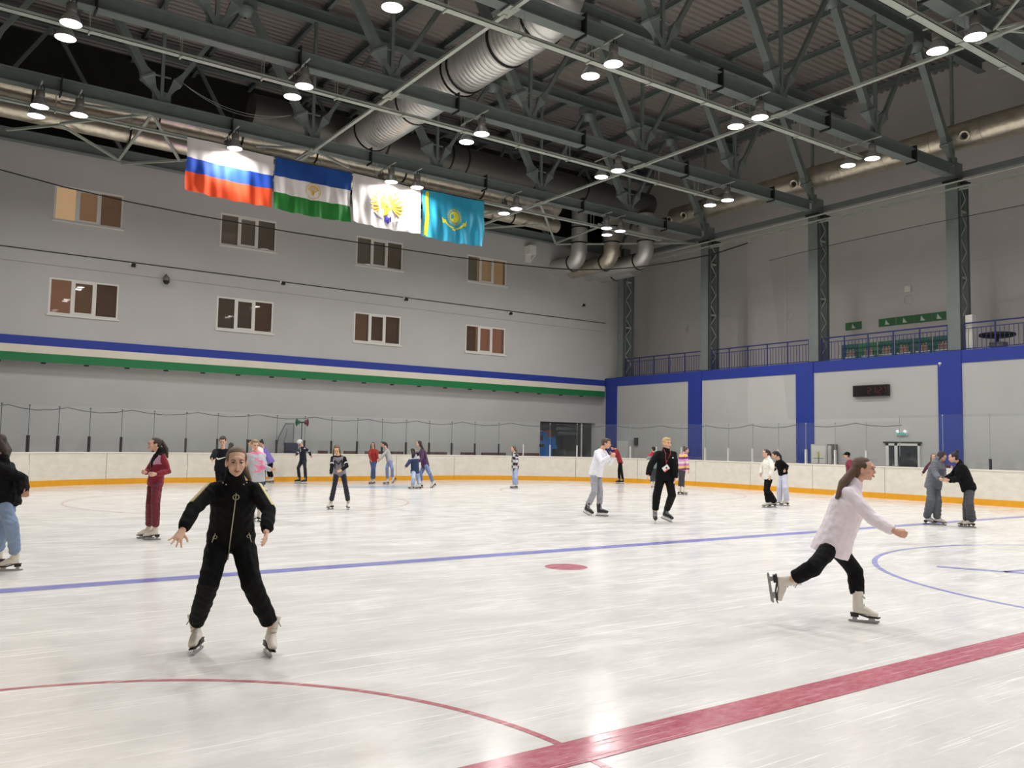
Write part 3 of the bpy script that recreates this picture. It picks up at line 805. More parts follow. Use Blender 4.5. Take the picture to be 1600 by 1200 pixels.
r, pos = flag('blue, white and green striped flag with a small golden flower ring', -5.04, -2.22, 11.36, 11.36, 9.58, 9.58, (.34,.68,1.0), 1.9, [fb2, fw, fg])
A = 2.82/1.78
ringp = []
for i in range(28):
    a = 2*math.pi*i/28; c = 2*math.pi*(i+1)/28
    ringp.append([(.5+.095*math.cos(a), .51+.095*A*math.sin(a)), (.5+.088*math.cos(a), .51+.088*A*math.sin(a)), (.5+.088*math.cos(c), .51+.088*A*math.sin(c)), (.5+.095*math.cos(c), .51+.095*A*math.sin(c))])
deco(r, pos, 'emblem', ringp, fgold, 'thin golden ring emblem')
fl = []
for i in range(7):
    a = math.radians(200 + i*23.3)
    u, v = .5+.062*math.cos(a), .515+.062*A*math.sin(a); fl.append(circ2(u, v, .012, .012*A, 8))
    fl.append([(.497,.56),(.503,.56),(u+.003,v),(u-.003,v)])
fl.append(circ2(.5,.565,.018,.012*A,10)); deco(r, pos, 'emblem', fl, fgold, 'golden seven-petalled flower')
r, pos = flag('white flag with a golden winged emblem, glaring under the lamp', -2.17, .63, 11.40, 11.32, 9.62, 9.60, (1.0,), 3.1, [fw])
wing = []; red = []
for s_ in (-1, 1):
    for i in range(9):
        a = math.radians(112 - i*19)
        dx, dy = math.cos(a)*s_, -math.sin(a)
        L = .20 - .006*i
        bx, by = .5 + s_*.055, .46 + .012*i
        nx, ny = -dy*.016, dx*.016
        wing.append([(bx-nx*.6, by-ny*.6*A), (bx+dx*L+s_*.01-nx, by+dy*L*A*.9-ny*A), (bx+dx*(L+.018)+s_*.01, by+dy*(L+.018)*A*.9), (bx+dx*L+s_*.01+nx, by+dy*L*A*.9+ny*A), (bx+nx*.6, by+ny*.6*A)])
        red.append([(bx, by), (bx+dx*L+s_*.01+nx*1.0, by+dy*L*A*.9+ny*A*1.0), (bx+dx*L+s_*.01+nx*1.35, by+dy*L*A*.9+ny*A*1.35)])
wing.append(circ2(.5,.47,.07,.10*A,16)); wing.append([(.47,.58),(.53,.58),(.56,.74),(.5,.70),(.44,.74)])
for s_ in (-1, 1): wing += [circ2(.5+s_*.04,.29,.022,.020*A,10), [(.5+s_*.06,.28),(.5+s_*.09,.30),(.5+s_*.06,.31)], [(.5+s_*.01,.40),(.5+s_*.05,.40),(.5+s_*.05,.29),(.5+s_*.03,.29)]]
wing.append([(.475,.23),(.525,.23),(.535,.17),(.515,.2),(.5,.155),(.485,.2),(.465,.17)])
deco(r, pos, 'emblem', wing, fgold, 'golden spread-winged two-headed bird')
deco(r, pos, 'emblem_outline', red, forg, None, .016)
deco(r, pos, 'shield', [[(.46,.40),(.54,.40),(.54,.50),(.5,.56),(.46,.50)]], forg, None, .02)
deco(r, pos, 'badge', [[(.46,.74),(.54,.74),(.545,.84),(.5,.90),(.455,.84)]], mat('flag_violet',(70,60,170),.7), 'small violet and orange shield at its foot', .016)
for P_ in ([(.30,.70),(.34,.66),(.36,.76),(.44,.80),(.44,.82),(.35,.80)], [(.70,.70),(.66,.66),(.64,.76),(.56,.80),(.56,.82),(.65,.80)]): deco(r, pos, 'ribbon', [P_], mat('flag_grey',(150,145,150),.7), None, .016)
r, pos = flag('sky-blue flag with a yellow sun above a soaring bird', .70, 3.50, 11.34, 11.36, 9.55, 9.54, (1.0,), 4.4, [fsky])
A = 2.8/1.8
rays = [circ2(.51,.46,.078,.078*A,28)]
for i in range(32):
    a = 2*math.pi*i/32; c0_, s0_ = math.cos(a), math.sin(a); t = .006
    rays.append([(.51+.088*c0_-t*s0_, .46+(.088*s0_+t*c0_)*A), (.51+.125*c0_, .46+.125*s0_*A), (.51+.088*c0_+t*s0_, .46+(.088*s0_-t*c0_)*A)])
deco(r, pos, 'sun', rays, fyel, 'yellow sun with rays')
bird = []
for s_ in (-1, 1):
    for i in range(8):
        a, c = math.radians(84 - i*8), math.radians(84 - (i+1)*8)
        R1, R2 = .185, .160 - .001*i
        bird.append([(.51+s_*R1*math.cos(a), .47+R1*A*math.sin(a)*.86), (.51+s_*R1*math.cos(c), .47+R1*A*math.sin(c)*.86), (.51+s_*R2*math.cos(c), .47+R2*A*math.sin(c)*.86), (.51+s_*R2*math.cos(a), .47+R2*A*math.sin(a)*.86)])
    bird.append([(.51+s_*.155,.58),(.51+s_*.195,.49),(.51+s_*.19,.60),(.51+s_*.165,.64)])
bird.append(circ2(.50,.735,.035,.014*A,12))
deco(r, pos, 'bird', bird, fyel, 'yellow soaring bird')
orn = []
for i in range(11):
    v = .06+i*.086; orn += [circ2(.075, v, .028, .028*A, 8, .39), circ2(.055, v+.04, .012, .014*A, 6), circ2(.095, v+.04, .012, .014*A, 6)]
deco(r, pos, 'ornament', orn, fyel, 'yellow ornament strip')

# =================================================================== THINGS ON THE WALLS
def small_cam(x, z, lb):
    r = thing('security_camera', lb, 'camera', (x, YW, z), group='cameras under the conduit')
    g = MB(); g.box(x-.07, x+.07, YW-.12, YW, z-.06, z+.06); part_at(r, 'body', g, m_black)
    g = MB(); g.lathe((x, YW-.12, z), [(.045,0),(.045,-.0),(.04,.03),(0,.03)], 12, (0,-1,0)); part_at(r, 'lens_hood', g, m_dark)
    g = MB(); g.box(x-.14, x-.07, YW-.05, YW, z+.0, z+.09); part_at(r, 'bracket', g, m_white)
for (px, py), lb in (((208,415),'small black camera between the left window columns'), ((442,443),'small black camera right of the second window column'),
                 ((634,468),'small black camera beside the third window column'), ((797,490),'small black camera right of the fourth window column'), ((911,477),'small black camera under the corner ducts')):
    q = onY(px, py, YW); small_cam(q.x, q.z, lb)
q = onY(258, 436, YW); x, z = q.x, q.z
r = thing('dome_camera', 'grey round dome camera on the end wall between the left windows', 'camera', (x, YW, z))
g = MB(); g.tube([(x,YW,z+.12),(x,YW-.18,z+.14),(x,YW-.22,z+.08)], .035, 8); part_at(r, 'arm', g, m_house)
g = MB(); g.lathe((x,YW-.22,z-.12), [(.0,.22),(.07,.21),(.12,.15),(.13,.02)], 18); part_at(r, 'housing', g, m_house)
g = MB(); g.lathe((x,YW-.22,z-.12), [(.12,.02),(.11,-.05),(.06,-.11),(0,-.13)], 18); part_at(r, 'dome', g, m_black)
r = thing('fan_heater', 'small box-shaped fan heater on a bracket near the corner ducts', 'heater', (10.95, YW, 11.6))
g = MB(); g.box(10.6,11.0,YW-.5,YW-.02,11.48,11.92); part_at(r, 'cabinet', g, m_white)
g = MB(); g.box(11.0,11.03,YW-.46,YW-.06,11.53,11.88); part_at(r, 'grille', g, m_black)
for z_ in (11.58,11.66,11.74,11.82):
    g = MB(); g.box(11.03,11.045,YW-.44,YW-.08,z_,z_+.02); part_at(r, 'louvre', g, m_dark)
g = MB(); g.bar((10.65,YW-.02,11.15),(10.65,YW-.48,11.48),.03,.03); g.bar((10.98,YW-.02,11.15),(10.98,YW-.48,11.48),.03,.03); g.box(10.63,11.0,YW-.05,YW-.02,11.1,11.5); part_at(r, 'bracket', g, m_frame)
# LED clock
a = onX(1336,604,XW); c = onX(1391,619,XW); y1, y0 = a.y, c.y; z1, z0 = 4.30, 3.85
r = thing('led_clock', 'long black LED clock showing dim red digits on the right wall', 'clock', (XW, (y0+y1)/2, z0))
g = MB(); g.box(XW-.16, XW, y0, y1, z0, z1); part_at(r, 'case', g, m_black)
g = MB(); g.box(XW-.165, XW-.16, y0+.04, y1-.04, z0+.04, z1-.04); part_at(r, 'screen', g, mat('clock_screen', (18,8,8), .25))
SEG = {'2':'abged','1':'bc','7':'abc'}
m_led = mat('clock_led', (70,14,12), .5, emit=(150,25,20), estr=.55)
def digit(ch, yc, zc, w_, h_):
    g = MB(); t = .022; X0, X1 = XW-.172, XW-.166
    # y decreases to the right in the photo
    def H(z): g.box(X0, X1, yc-w_/2+t, yc+w_/2-t, z-t/2, z+t/2)
    def Vv(side, z_a, z_b): yy = yc - side*w_/2; g.box(X0, X1, yy-t/2, yy+t/2, z_a+t*.5, z_b-t*.5)
    for s_ in SEG[ch]:
        if s_ == 'a': H(zc+h_/2)
        if s_ == 'g': H(zc)
        if s_ == 'd': H(zc-h_/2)
        if s_ == 'b': Vv(1, zc, zc+h_/2)
        if s_ == 'c': Vv(1, zc-h_/2, zc)
        if s_ == 'f': Vv(-1, zc, zc+h_/2)
        if s_ == 'e': Vv(-1, zc-h_/2, zc)
    part_at(r, 'digit', g, m_led)
zc = (z0+z1)/2
for ch, off in (('2', .72), ('1', .92), ('2', 1.17), ('7', 1.36)):
    digit(ch, y1-off, zc, .12, .24)
g = MB(); g.box(XW-.172,XW-.166,y1-1.06,y1-1.03,zc+.04,zc+.07); g.box(XW-.172,XW-.166,y1-1.06,y1-1.03,zc-.07,zc-.04); part_at(r, 'colon', g, m_led)
# round wall vents on the gallery wall
for (px, py), lb in (((1235,493),'round vent cover between the middle gallery columns'), ((1420,468),'round vent cover above the green banners'), ((1077,514),'round vent cover near the second column')):
    q = onX(px, py, XG); r = thing('round_vent', lb, 'vent', tuple(q), group='round vents on the gallery wall')
    g = MB(); g.lathe(q, [(0,.07),(.12,.06),(.2,.02),(.22,0)], 24, (-1,0,0)); part_at(r, 'cover', g, m_wall_g)
q = onX(1420,452,XG); r = thing('alarm_box', 'small white box above the round vent', 'box', tuple(q))
g = MB(); g.box(XG-.1,XG,q.y-.13,q.y+.13,q.z-.13,q.z+.13); part_at(r, 'case', g, m_white); g = MB(); g.box(XG-.11,XG-.1,q.y-.1,q.y+.1,q.z-.1,q.z+.1); part_at(r, 'lid', g, m_cream)

# =================================================================== GALLERY
m_rail = mat('railing_blue', (34,44,110), .5, .2)
def railing(y0, y1, lb):
    r = thing('gallery_railing', lb, 'railing', (16.52, y0, ZC), group='blue gallery railings')
    g = MB(); g.tube([(16.52,y0,6.40),(16.52,y1,6.40)], .028, 8); part_at(r, 'handrail', g, m_rail)
    g = MB(); g.box(16.505,16.535,y0,y1,ZC+.08,ZC+.11); g.box(16.505,16.535,y0,y1,6.20,6.23); part_at(r, 'rail', g, m_rail)
    n = max(2, int(round((y1-y0)/1.13)))
    for i in range(n+1):
        y = y0+(y1-y0)*i/n; g = MB(); g.box(16.50,16.54,y-.02,y+.02,ZC,6.38); part_at(r, 'post', g, m_rail)
    m_ = int((y1-y0)/.155)
    gg = MB(); gg.box(-.008,.008,-.008,.008,ZC+.1-5.38,6.2-5.38); me = gg.mesh('baluster', m_rail)
    for i in range(1, m_):
        link('baluster', me, r, loc=(0, (y1-y0)*i/m_, 5.38-ZC))
for y0_, y1_, lb in ((24.5,29.9,'blue bar railing between the corner column and the second column'), (18.42,23.85,'blue bar railing between the second and third columns'),
                 (12.45,17.8,'blue bar railing in front of the green banners'), (6.4,11.85,'blue bar railing at the right edge, before the black table')):
    railing(y0_, y1_, lb)
m_bgreen = mat('banner_green', (8,82,58), .6, noise=.08, nscale=4); m_bgreen2 = mat('banner_green_light', (34,104,52), .6, noise=.08, nscale=4)
m_fig = mat('banner_figure', (150,118,98), .6); m_figw = mat('banner_white', (200,210,205), .6)
# low advertising panels standing on the gallery floor behind the railing
ys = [17.25, 16.45, 15.62, 14.9, 14.12, 13.35, 12.6]
for i in range(6):
    ya, yb = ys[i]-.03, ys[i+1]+.03
    lb = ['dark green poster panel at the left end behind the railing', 'lighter green poster panel, second behind the railing', 'dark green poster panel, third behind the railing', 'dark green poster panel, fourth behind the railing', 'dark green poster panel, fifth behind the railing', 'dark green poster panel against the right column'][i]
    r = thing('poster_panel', lb, 'poster', (17.1, (ya+yb)/2, ZC), group='green poster panels behind the railing')
    g = MB(); g.box(17.1,17.14,yb,ya,ZC,6.12); part_at(r, 'board', g, m_bgreen2 if i == 1 else m_bgreen)
    g = MB(); yc = (ya+yb)/2
    for k in (-1, 0, 1):
        g.ell((17.095,yc+.12*k-.03,5.86+.02*(k%2)), (Vector((1,0,0)),Vector((0,1,0)),Vector((0,0,1))), (.004,.035,.045), 8, 6)
        g.box(17.09,17.098,yc+.12*k-.09,yc+.12*k+.03,5.62,5.82)
    part_at(r, 'printed_figures', g, m_fig)
    g = MB(); g.box(17.09,17.098,yc-.28,yc+.28,5.52,5.6); part_at(r, 'printed_strip', g, m_figw)
for (xa, xb), lb in (((1321,1346),'single green banner high on the gallery wall at the left'), ((1373,1399),'green banner first of the four joined ones'), ((1400,1427),'green banner second of the four joined ones'), ((1428,1455),'green banner third of the four joined ones'), ((1456,1478),'green banner last of the four, by the column')):
    a = onX(xa, 510-(xa-1321)*.10, XG-.03); c = onX(xb, 510-(xb-1321)*.10, XG-.03); z0_, z1_ = 7.08, 7.42
    r = thing('wall_banner', lb, 'banner', (XG-.03, a.y, z0_), group='green banners on the gallery wall')
    g = MB(); g.box(XG-.03, XG-.01, c.y, a.y, z0_, z1_); part_at(r, 'sheet', g, m_bgreen2)
    yc = (a.y+c.y)/2; g = MB(); g.add([(XG-.034,yc+.09,z0_+.06),(XG-.034,yc-.12,z0_+.06),(XG-.034,yc-.03,z0_+.16),(XG-.034,yc+.05,z0_+.28)], [(0,1,2,3)]); part_at(r, 'printed_shape', g, m_figw)
# black round table and white column on the gallery, right edge
r = thing('gallery_table', 'black oval table behind the railing at the right edge', 'table', (17.6, 11.2, ZC))
q1 = onX(1534,524,17.6); q2 = onX(1583,520,17.6); yc = (q1.y+q2.y)/2
r.location = (17.6, yc, ZC)
g = MB(); g.lathe((17.6,yc,5.98), [(0,.1),(.55,.1),(.6,.08),(.6,.0),(.5,-.04),(0,-.04)], 28); part_at(r, 'top', g, m_black)
g = MB(); g.lathe((17.6,yc,ZC), [(.32,0),(.3,.04),(.06,.08),(.05,.58)], 16); part_at(r, 'foot', g, m_dark)
g = MB(); g.box(17.4,17.8,yc-.28,yc+.2,ZC+.18,ZC+.36); part_at(r, 'shelf', g, m_house)
q = onX(1515.5,520,16.7)
r = thing('white_post', 'white narrow cabinet post beside the right column on the gallery', 'cabinet', (16.75, q.y, ZC))
g = MB(); g.box(16.62,16.9,q.y-.13,q.y+.12,ZC,6.72); part_at(r, 'body', g, m_white); g = MB(); g.box(16.6,16.62,q.y-.1,q.y-.04,5.6,6.5); part_at(r, 'door', g, m_cream)
# small white gadget on the beam
q = onX(1469,568,XW-.06); r = thing('beam_sensor', 'tiny white sensor at the corner of the blue beam', 'sensor', tuple(q)); g = MB(); g.lathe(q, [(0,.06),(.05,.05),(.05,0)], 12, (-1,0,0)); part_at(r, 'cap', g, m_white); g = MB(); g.bar(q, q+Vector((0,.02,-.1)), .02,.02); part_at(r, 'stem', g, m_white)

# =================================================================== BEHIND THE BOARDS
# glazed double door, exit sign and cabinets on the right wall
a = onX(1385,693,XW-.02); c = onX(1438,693,XW-.02)
y1, y0 = a.y, c.y; zt = 2.02
root = thing('door_1', None, None, (XW, (y0+y1)/2, 0), kind='structure')
g = MB()
for u0, u1 in ((y0,y0+.08),(y1-.12,y1),(y0+.88,y0+1.0)): g.box(XW-.08,XW-.01,u0,u1,0,zt)
g.box(XW-.08,XW-.01,y0,y1,zt-.1,zt); g.box(XW-.08,XW-.01,y0,y1,0,.2); part_at(root, 'frame', g, m_white)
g = MB(); g.box(XW-.05,XW-.045,y0+.08,y0+.88,.2,zt-.1); g.box(XW-.05,XW-.045,y0+1.0,y1-.12,.2,zt-.1); part_at(root, 'pane', g, mat('door_glass', (30,38,44), .08, spec=.6))
g = MB(); g.box(XW-.12,XW-.08,y0+.82,y0+.85,.95,1.2); g.box(XW-.12,XW-.08,y0+1.03,y0+1.06,.95,1.2); part_at(root, 'handle', g, m_alu)
g = MB(); g.box(XW-.1,XW-.01,y0-.06,y1+.1,zt,zt+.05); part_at(root, 'head', g, m_dark)
q = onX(1410,678,XW); r = thing('exit_sign', 'small pale green exit sign above the glazed door', 'sign', tuple(q))
g = MB(); g.box(XW-.07,XW,q.y-.22,q.y+.22,q.z-.06,q.z+.06); part_at(r, 'case', g, m_white)
g = MB(); g.box(XW-.075,XW-.07,q.y-.20,q.y+.20,q.z-.05,q.z+.05); part_at(r, 'face', g, mat('exit_face', (90,170,150), .4, emit=(120,190,175), estr=.5))
for s_ in (-1,1):
    g = MB(); g.lathe((XW-.04,q.y+s_*.15,q.z+.06), [(0,.1),(.05,.09),(.05,0)], 10, (-.8,0,.6)); part_at(r, 'emergency_spot', g, mat('spot', (240,240,245), .3, emit=(240,245,255), estr=1.5))
for (xa, xb, yt), nm, lb in (((1268,1293,694),'power_cabinet','tall white electrical cabinet left of the glazed door'), ((1293,1302,694),'phone_booth','narrow grey rounded cabinet beside the electrical one'), ((965,983,687),'steel_door','low pale grey cabinet by the corner pilaster')):
    a = onX(xa, yt, 16.0); c = onX(xb, yt, 16.0); r = thing(nm, lb, 'cabinet', (16.1, (a.y+c.y)/2, 0))
    g = MB(); g.box(15.95, 16.3, c.y, a.y, 0, a.z); part_at(r, 'body', g, m_wall if nm != 'phone_booth' else m_house)
    g = MB(); g.box(15.93, 15.95, c.y+.05, a.y-.05, .1, a.z-.06); part_at(r, 'door', g, m_frame if nm != 'phone_booth' else m_wall)
    g = MB(); g.box(15.91, 15.93, c.y+.1, c.y+.13, .95, 1.15); part_at(r, 'handle', g, m_dark)
q = onX(1279,713,15.5)
r = thing('mixer_tap_stand', 'thin grey stand with a crossbar before the cabinet', 'stand', (15.5, q.y, 0))
g = MB(); g.bar((15.5,q.y,0),(15.5,q.y,1.42),.03,.03); part_at(r, 'pole', g, m_steel); g = MB(); g.bar((15.5,q.y-.22,1.36),(15.5,q.y+.22,1.36),.04,.03); part_at(r, 'crossbar', g, m_steel)
g = MB(); g.bar((15.5,q.y,1.38),(15.5,q.y+.02,1.62),.07,.05); part_at(r, 'knob', g, mat('tag_yellow',(196,190,90),.6))
q = onX(995,690,XW); r = thing('wall_phone', 'small black phone on the wall right of the corner', 'phone', tuple(q)); g = MB(); g.box(XW-.1,XW,q.y-.11,q.y+.11,q.z-.2,q.z+.2); part_at(r, 'handset', g, m_black); g = MB(); g.box(XW-.12,XW-.1,q.y-.05,q.y+.05,q.z-.14,q.z+.14); part_at(r, 'cradle', g, m_dark)
# team benches behind the right boards
r = thing('team_bench', 'long dark red bench row just behind the right boards', 'bench', (14.9, 17.5, 0))
g = MB(); g.box(14.7,15.1,13.5,24,1.10,1.16); part_at(r, 'seat', g, mat('bench_red',(96,38,44),.6))
for y in np.arange(13.8,24,1.6): g = MB(); g.box(14.8,15.0,y,y+.08,0,1.10); part_at(r, 'leg', g, m_dark)
# red seat rows seen above the end boards
for j, (pa, pb) in enumerate(((497,512),(537,557),(570,630),(664,698),(720,743),(752,790),(800,842))):
    a = onY(pa, 706+j, 30.75); c = onY(pb, 706+j, 30.75)
    r = thing('end_bench', ['dark red bench back behind the end boards, first from the goal frame','dark red bench back behind the girl in the raglan top','dark red bench back behind the girls in red and grey','dark red bench back right of the long-haired pair','dark bench back midway to the service opening','dark bench back behind the checked shirt','dark bench back left of the service opening'][j], 'bench', ((a.x+c.x)/2, 30.8, 0), group='bench backs behind the end boards')
    g = MB(); g.box(a.x,c.x,30.72,30.78,1.0,1.28); part_at(r, 'back', g, mat('bench_dark',(84,48,52),.6) if j == 0 else bpy.data.materials['bench_dark'])
    g = MB(); g.box(a.x+.1,a.x+.16,30.72,30.8,0,1.0); g.box(c.x-.16,c.x-.1,30.72,30.8,0,1.0); part_at(r, 'leg', g, m_dark)
# spare goal frame with net standing behind the glass
a = onY(425,662,30.9); c = onY(458,662,30.9)
r = thing('spare_goal', 'grey goal frame with net parked behind the far glass', 'goal', ((a.x+c.x)/2, 30.9, 0))
zt = 2.4; gm = mat('goal_grey', (120,124,124), .5, .3)
g = MB(); g.tube([(a.x+.55,30.8,zt),(c.x,30.8,zt),(c.x,30.8,.2)], .03, 8); g.tube([(a.x+.25,30.95,1.3),(a.x+.3,30.9,1.8),(a.x+.55,30.8,zt)], .03, 8); g.tube([(a.x+.25,30.95,1.3),(a.x+.2,30.95,.2)], .03, 8); part_at(r, 'frame', g, gm)
g = MB(); g.tube([(a.x+.6,30.85,zt-.25),(c.x-.25,30.85,zt-.25),(c.x-.4,30.9,1.5),(a.x+.5,30.9,1.5)], .018, 6); part_at(r, 'inner_bar', g, gm)
g = MB(); g.add([(a.x+.55,30.85,zt),(c.x,30.85,zt),(c.x,30.9,.3),(a.x+.2,30.95,.3),(a.x+.25,30.95,1.5)], [(0,1,2,3,4)]); part_at(r, 'netting', g, netmat('goal_net', .22), kind='stuff')
g = MB(); g.box(a.x+.55,a.x+1.1,30.7,30.9,.9,1.6); part_at(r, 'pad', g, mat('pad_navy',(44,42,70),.7))
# goal lamps, green and red
q = onY(472,660,30.95); x, z = q.x, q.z
r = thing('goal_lamps', 'green and red goal lamps back to back on a thin pole', 'lamp', (x, 30.95, 0))
g = MB(); g.bar((x,30.95,0),(x,30.95,z),.03,.03); part_at(r, 'pole', g, m_dark)
g = MB(); g.bar((x-.12,30.95,z),(x+.12,30.95,z),.05,.06); part_at(r, 'arm', g, m_black)
for s_, nm, cc in ((-1,'green_lamp',(20,110,60)),(1,'red_lamp',(120,26,40))):
    g = MB(); g.lathe((x+.10*s_,30.95,z), [(.04,0),(.09,.02),(.09,.1),(.13,.12),(.17,.14),(.06,.16)], 16, (s_,0,0)); part_at(r, nm, g, mat(nm, cc, .35))
# small dark switch box by the service opening
q = onY(846,696,YW+.42); r = thing('switch_box', 'small black box left of the service opening', 'box', tuple(q)); g = MB(); g.box(q.x-.14,q.x+.14,YW+.36,YW+.42,q.z-.07,q.z+.07); part_at(r, 'case', g, m_black); g = MB(); g.box(q.x-.1,q.x+.1,YW+.35,YW+.36,q.z-.03,q.z+.03); part_at(r, 'cover', g, m_dark)
# ice resurfacer parked inside the service opening
mb = mat('machine_blue', (10,110,190), .35); r = thing('ice_resurfacer', 'blue ice resurfacing machine parked in the service opening', 'ice resurfacer', (13.2, 33.3, 0))
g = MB(); g.box(12.45,13.95,32.5,34.9,.45,1.7); g.box(12.5,13.2,32.45,33.1,1.7,2.25); g.box(13.2,13.95,32.6,33.4,1.7,2.15); part_at(r, 'body', g, mb)
g = MB(); g.box(12.4,13.2,32.4,33.15,2.25,2.34); g.tube([(12.6,32.7,2.34),(12.8,32.7,2.45),(13.1,32.7,2.42),(13.5,32.8,2.3)], .05, 8); part_at(r, 'hood', g, mb)
g = MB(); g.box(12.62,12.95,32.44,32.46,1.95,2.2); part_at(r, 'intake', g, m_dark)
for x in (12.5, 13.9):
    for y in (33.0, 34.4): g = MB(); g.lathe((x-.12,y,.42), [(0,0),(.4,0),(.42,.05),(.42,.2),(.4,.25),(0,.25)], 20, (1,0,0)); part_at(r, 'wheel', g, m_black)
g = MB(); g.box(13.6,14.3,32.2,32.45,.2,1.5); part_at(r, 'conditioner', g, m_dark)
g = MB(); g.box(13.45,13.9,32.9,33.3,2.15,2.5); part_at(r, 'seat', g, mat('seat_red',(150,70,60),.6))
r = thing('roll_up_door', 'half raised grey roll-up door inside the service opening', 'door', (15.2, 33.6, 0))
g = MB(); g.box(14.5,15.9,35.1,35.16,0,2.3); part_at(r, 'curtain', g, m_house)
for z_ in (2.35,2.6): g = MB(); g.tube([(14.5,33.2,z_),(15.9,33.2,z_)], .1, 12); part_at(r, 'roller', g, m_steel)
g = MB(); g.box(15.0,15.06,31.7,31.76,0,2.93); part_at(r, 'guide', g, m_frame)

# =================================================================== PEOPLE
TMP = bpy.data.collections.new('tmp'); COL.children.link(TMP)
def fuse(mb, name, mats, voxel, smooth=3, classify=None, origin=None, wr=0.0):
    """weld overlapping closed shapes into one continuous skin"""
    me = bpy.data.meshes.new('tmp'); me.from_pydata(mb.v, [], mb.f); me.update()
    o = bpy.data.objects.new('tmp', me); TMP.objects.link(o)
    m1 = o.modifiers.new('r', 'REMESH'); m1.mode = 'VOXEL'; m1.voxel_size = voxel
    m2 = o.modifiers.new('s', 'SMOOTH'); m2.iterations = smooth; m2.factor = .5
    dg = bpy.context.evaluated_depsgraph_get(); dg.update()
    ev = o.evaluated_get(dg)
    out = bpy.data.meshes.new_from_object(ev)
    bpy.data.objects.remove(o); bpy.data.meshes.remove(me)
    out.name = name; out.materials.clear()
    if not isinstance(mats, (list, tuple)): mats = [mats]
    for m in mats: out.materials.append(m)
    n = len(out.vertices); co = np.empty(n*3, dtype=np.float32); out.vertices.foreach_get('co', co); co = co.reshape(-1, 3)
    if wr:     # cloth folds: low ridges running over the surface
        nr = np.empty(n*3, dtype=np.float32); out.vertices.foreach_get('normal', nr); nr = nr.reshape(-1, 3)
        s = np.sin(co[:,2]*38 + 5*np.sin(co[:,0]*11+co[:,1]*9)) * np.sin(co[:,0]*23+co[:,1]*19+co[:,2]*7) + .6*np.sin(co[:,2]*71+co[:,0]*40-co[:,1]*33)*np.sin(co[:,1]*31+co[:,2]*13)
        co = co + nr * (s * wr)[:,None]
    npoly = len(out.polygons)
    out.polygons.foreach_set('use_smooth', [True]*npoly)
    if classify is not None and npoly:
        ls = np.empty(npoly, dtype=np.int32); out.polygons.foreach_get('loop_start', ls)
        vi = np.empty(len(out.loops), dtype=np.int32); out.loops.foreach_get('vertex_index', vi)
        c = (co[vi[ls]] + co[vi[ls+1]] + co[vi[ls+2]]) / 3
        out.polygons.foreach_set('material_index', np.asarray(classify(c), dtype=np.int32))
    if origin is not None: co = co - np.array(origin, dtype=np.float32)
    out.vertices.foreach_set('co', co.astype(np.float32).ravel()); out.update()
    return out

CLOTH = {}
def cloth(rgb, rough=.85):
    k = (tuple(rgb), rough)
    if k not in CLOTH: dk = max(rgb) < 40; CLOTH[k] = mat('cloth_%d' % len(CLOTH), tuple(v*.6 for v in rgb) if dk else rgb, rough, noise=.07, nscale=9, bump=.25, bscale=60, sheen=0 if dk else .1, spec=.2 if dk else .4)
    return CLOTH[k]
SKIN = {}
def skinm(rgb):
    if rgb not in SKIN: SKIN[rgb] = mat('skin_%d' % len(SKIN), rgb, .5, noise=.04, nscale=12)
    return SKIN[rgb]
HAIRM = {}
def hairm(rgb):
    if rgb not in HAIRM: HAIRM[rgb] = mat('hair_%d' % len(HAIRM), rgb, .45, noise=.3, nscale=14, bump=.7, bscale=40, stretch=(6,6,.5))
    return HAIRM[rgb]
m_eyew = mat('eye_white', (215,210,205), .25); m_iris = mat('iris', (62,74,70), .2); m_brow = mat('brow', (96,74,58), .8); m_lip = mat('lips', (172,98,92), .5); m_lash = mat('lash', (40,30,26), .7)
m_bootw = mat('boot_white', (214,208,196), .45, noise=.05, nscale=20); m_bootb = mat('boot_black', (26,26,29), .4); m_sole = mat('boot_sole', (34,26,24), .45)
m_blade = mat('blade_steel', (150,150,152), .25, .9); m_lace = mat('lace', (168,160,148), .8); m_holder = mat('blade_holder', (216,216,214), .4); m_greyb = mat('boot_grey', (120,122,124), .5)

def V3(a): return Vector(a)
def solve(parent, px, py, L, sign, dflt):
    """point on the sight line through (px,py) at distance L from parent"""
    d = ray(px, py); o = CAM - parent
    a = d.dot(d); bq = 2*o.dot(d); c = o.dot(o) - L*L
    D = bq*bq - 4*a*c
    if D <= 0: t = -bq/(2*a); p = CAM + d*t; return parent + (p-parent).normalized()*min((p-parent).length, L*1.12)
    t = (-bq + sign*math.sqrt(D)) / (2*a)
    return CAM + d*t

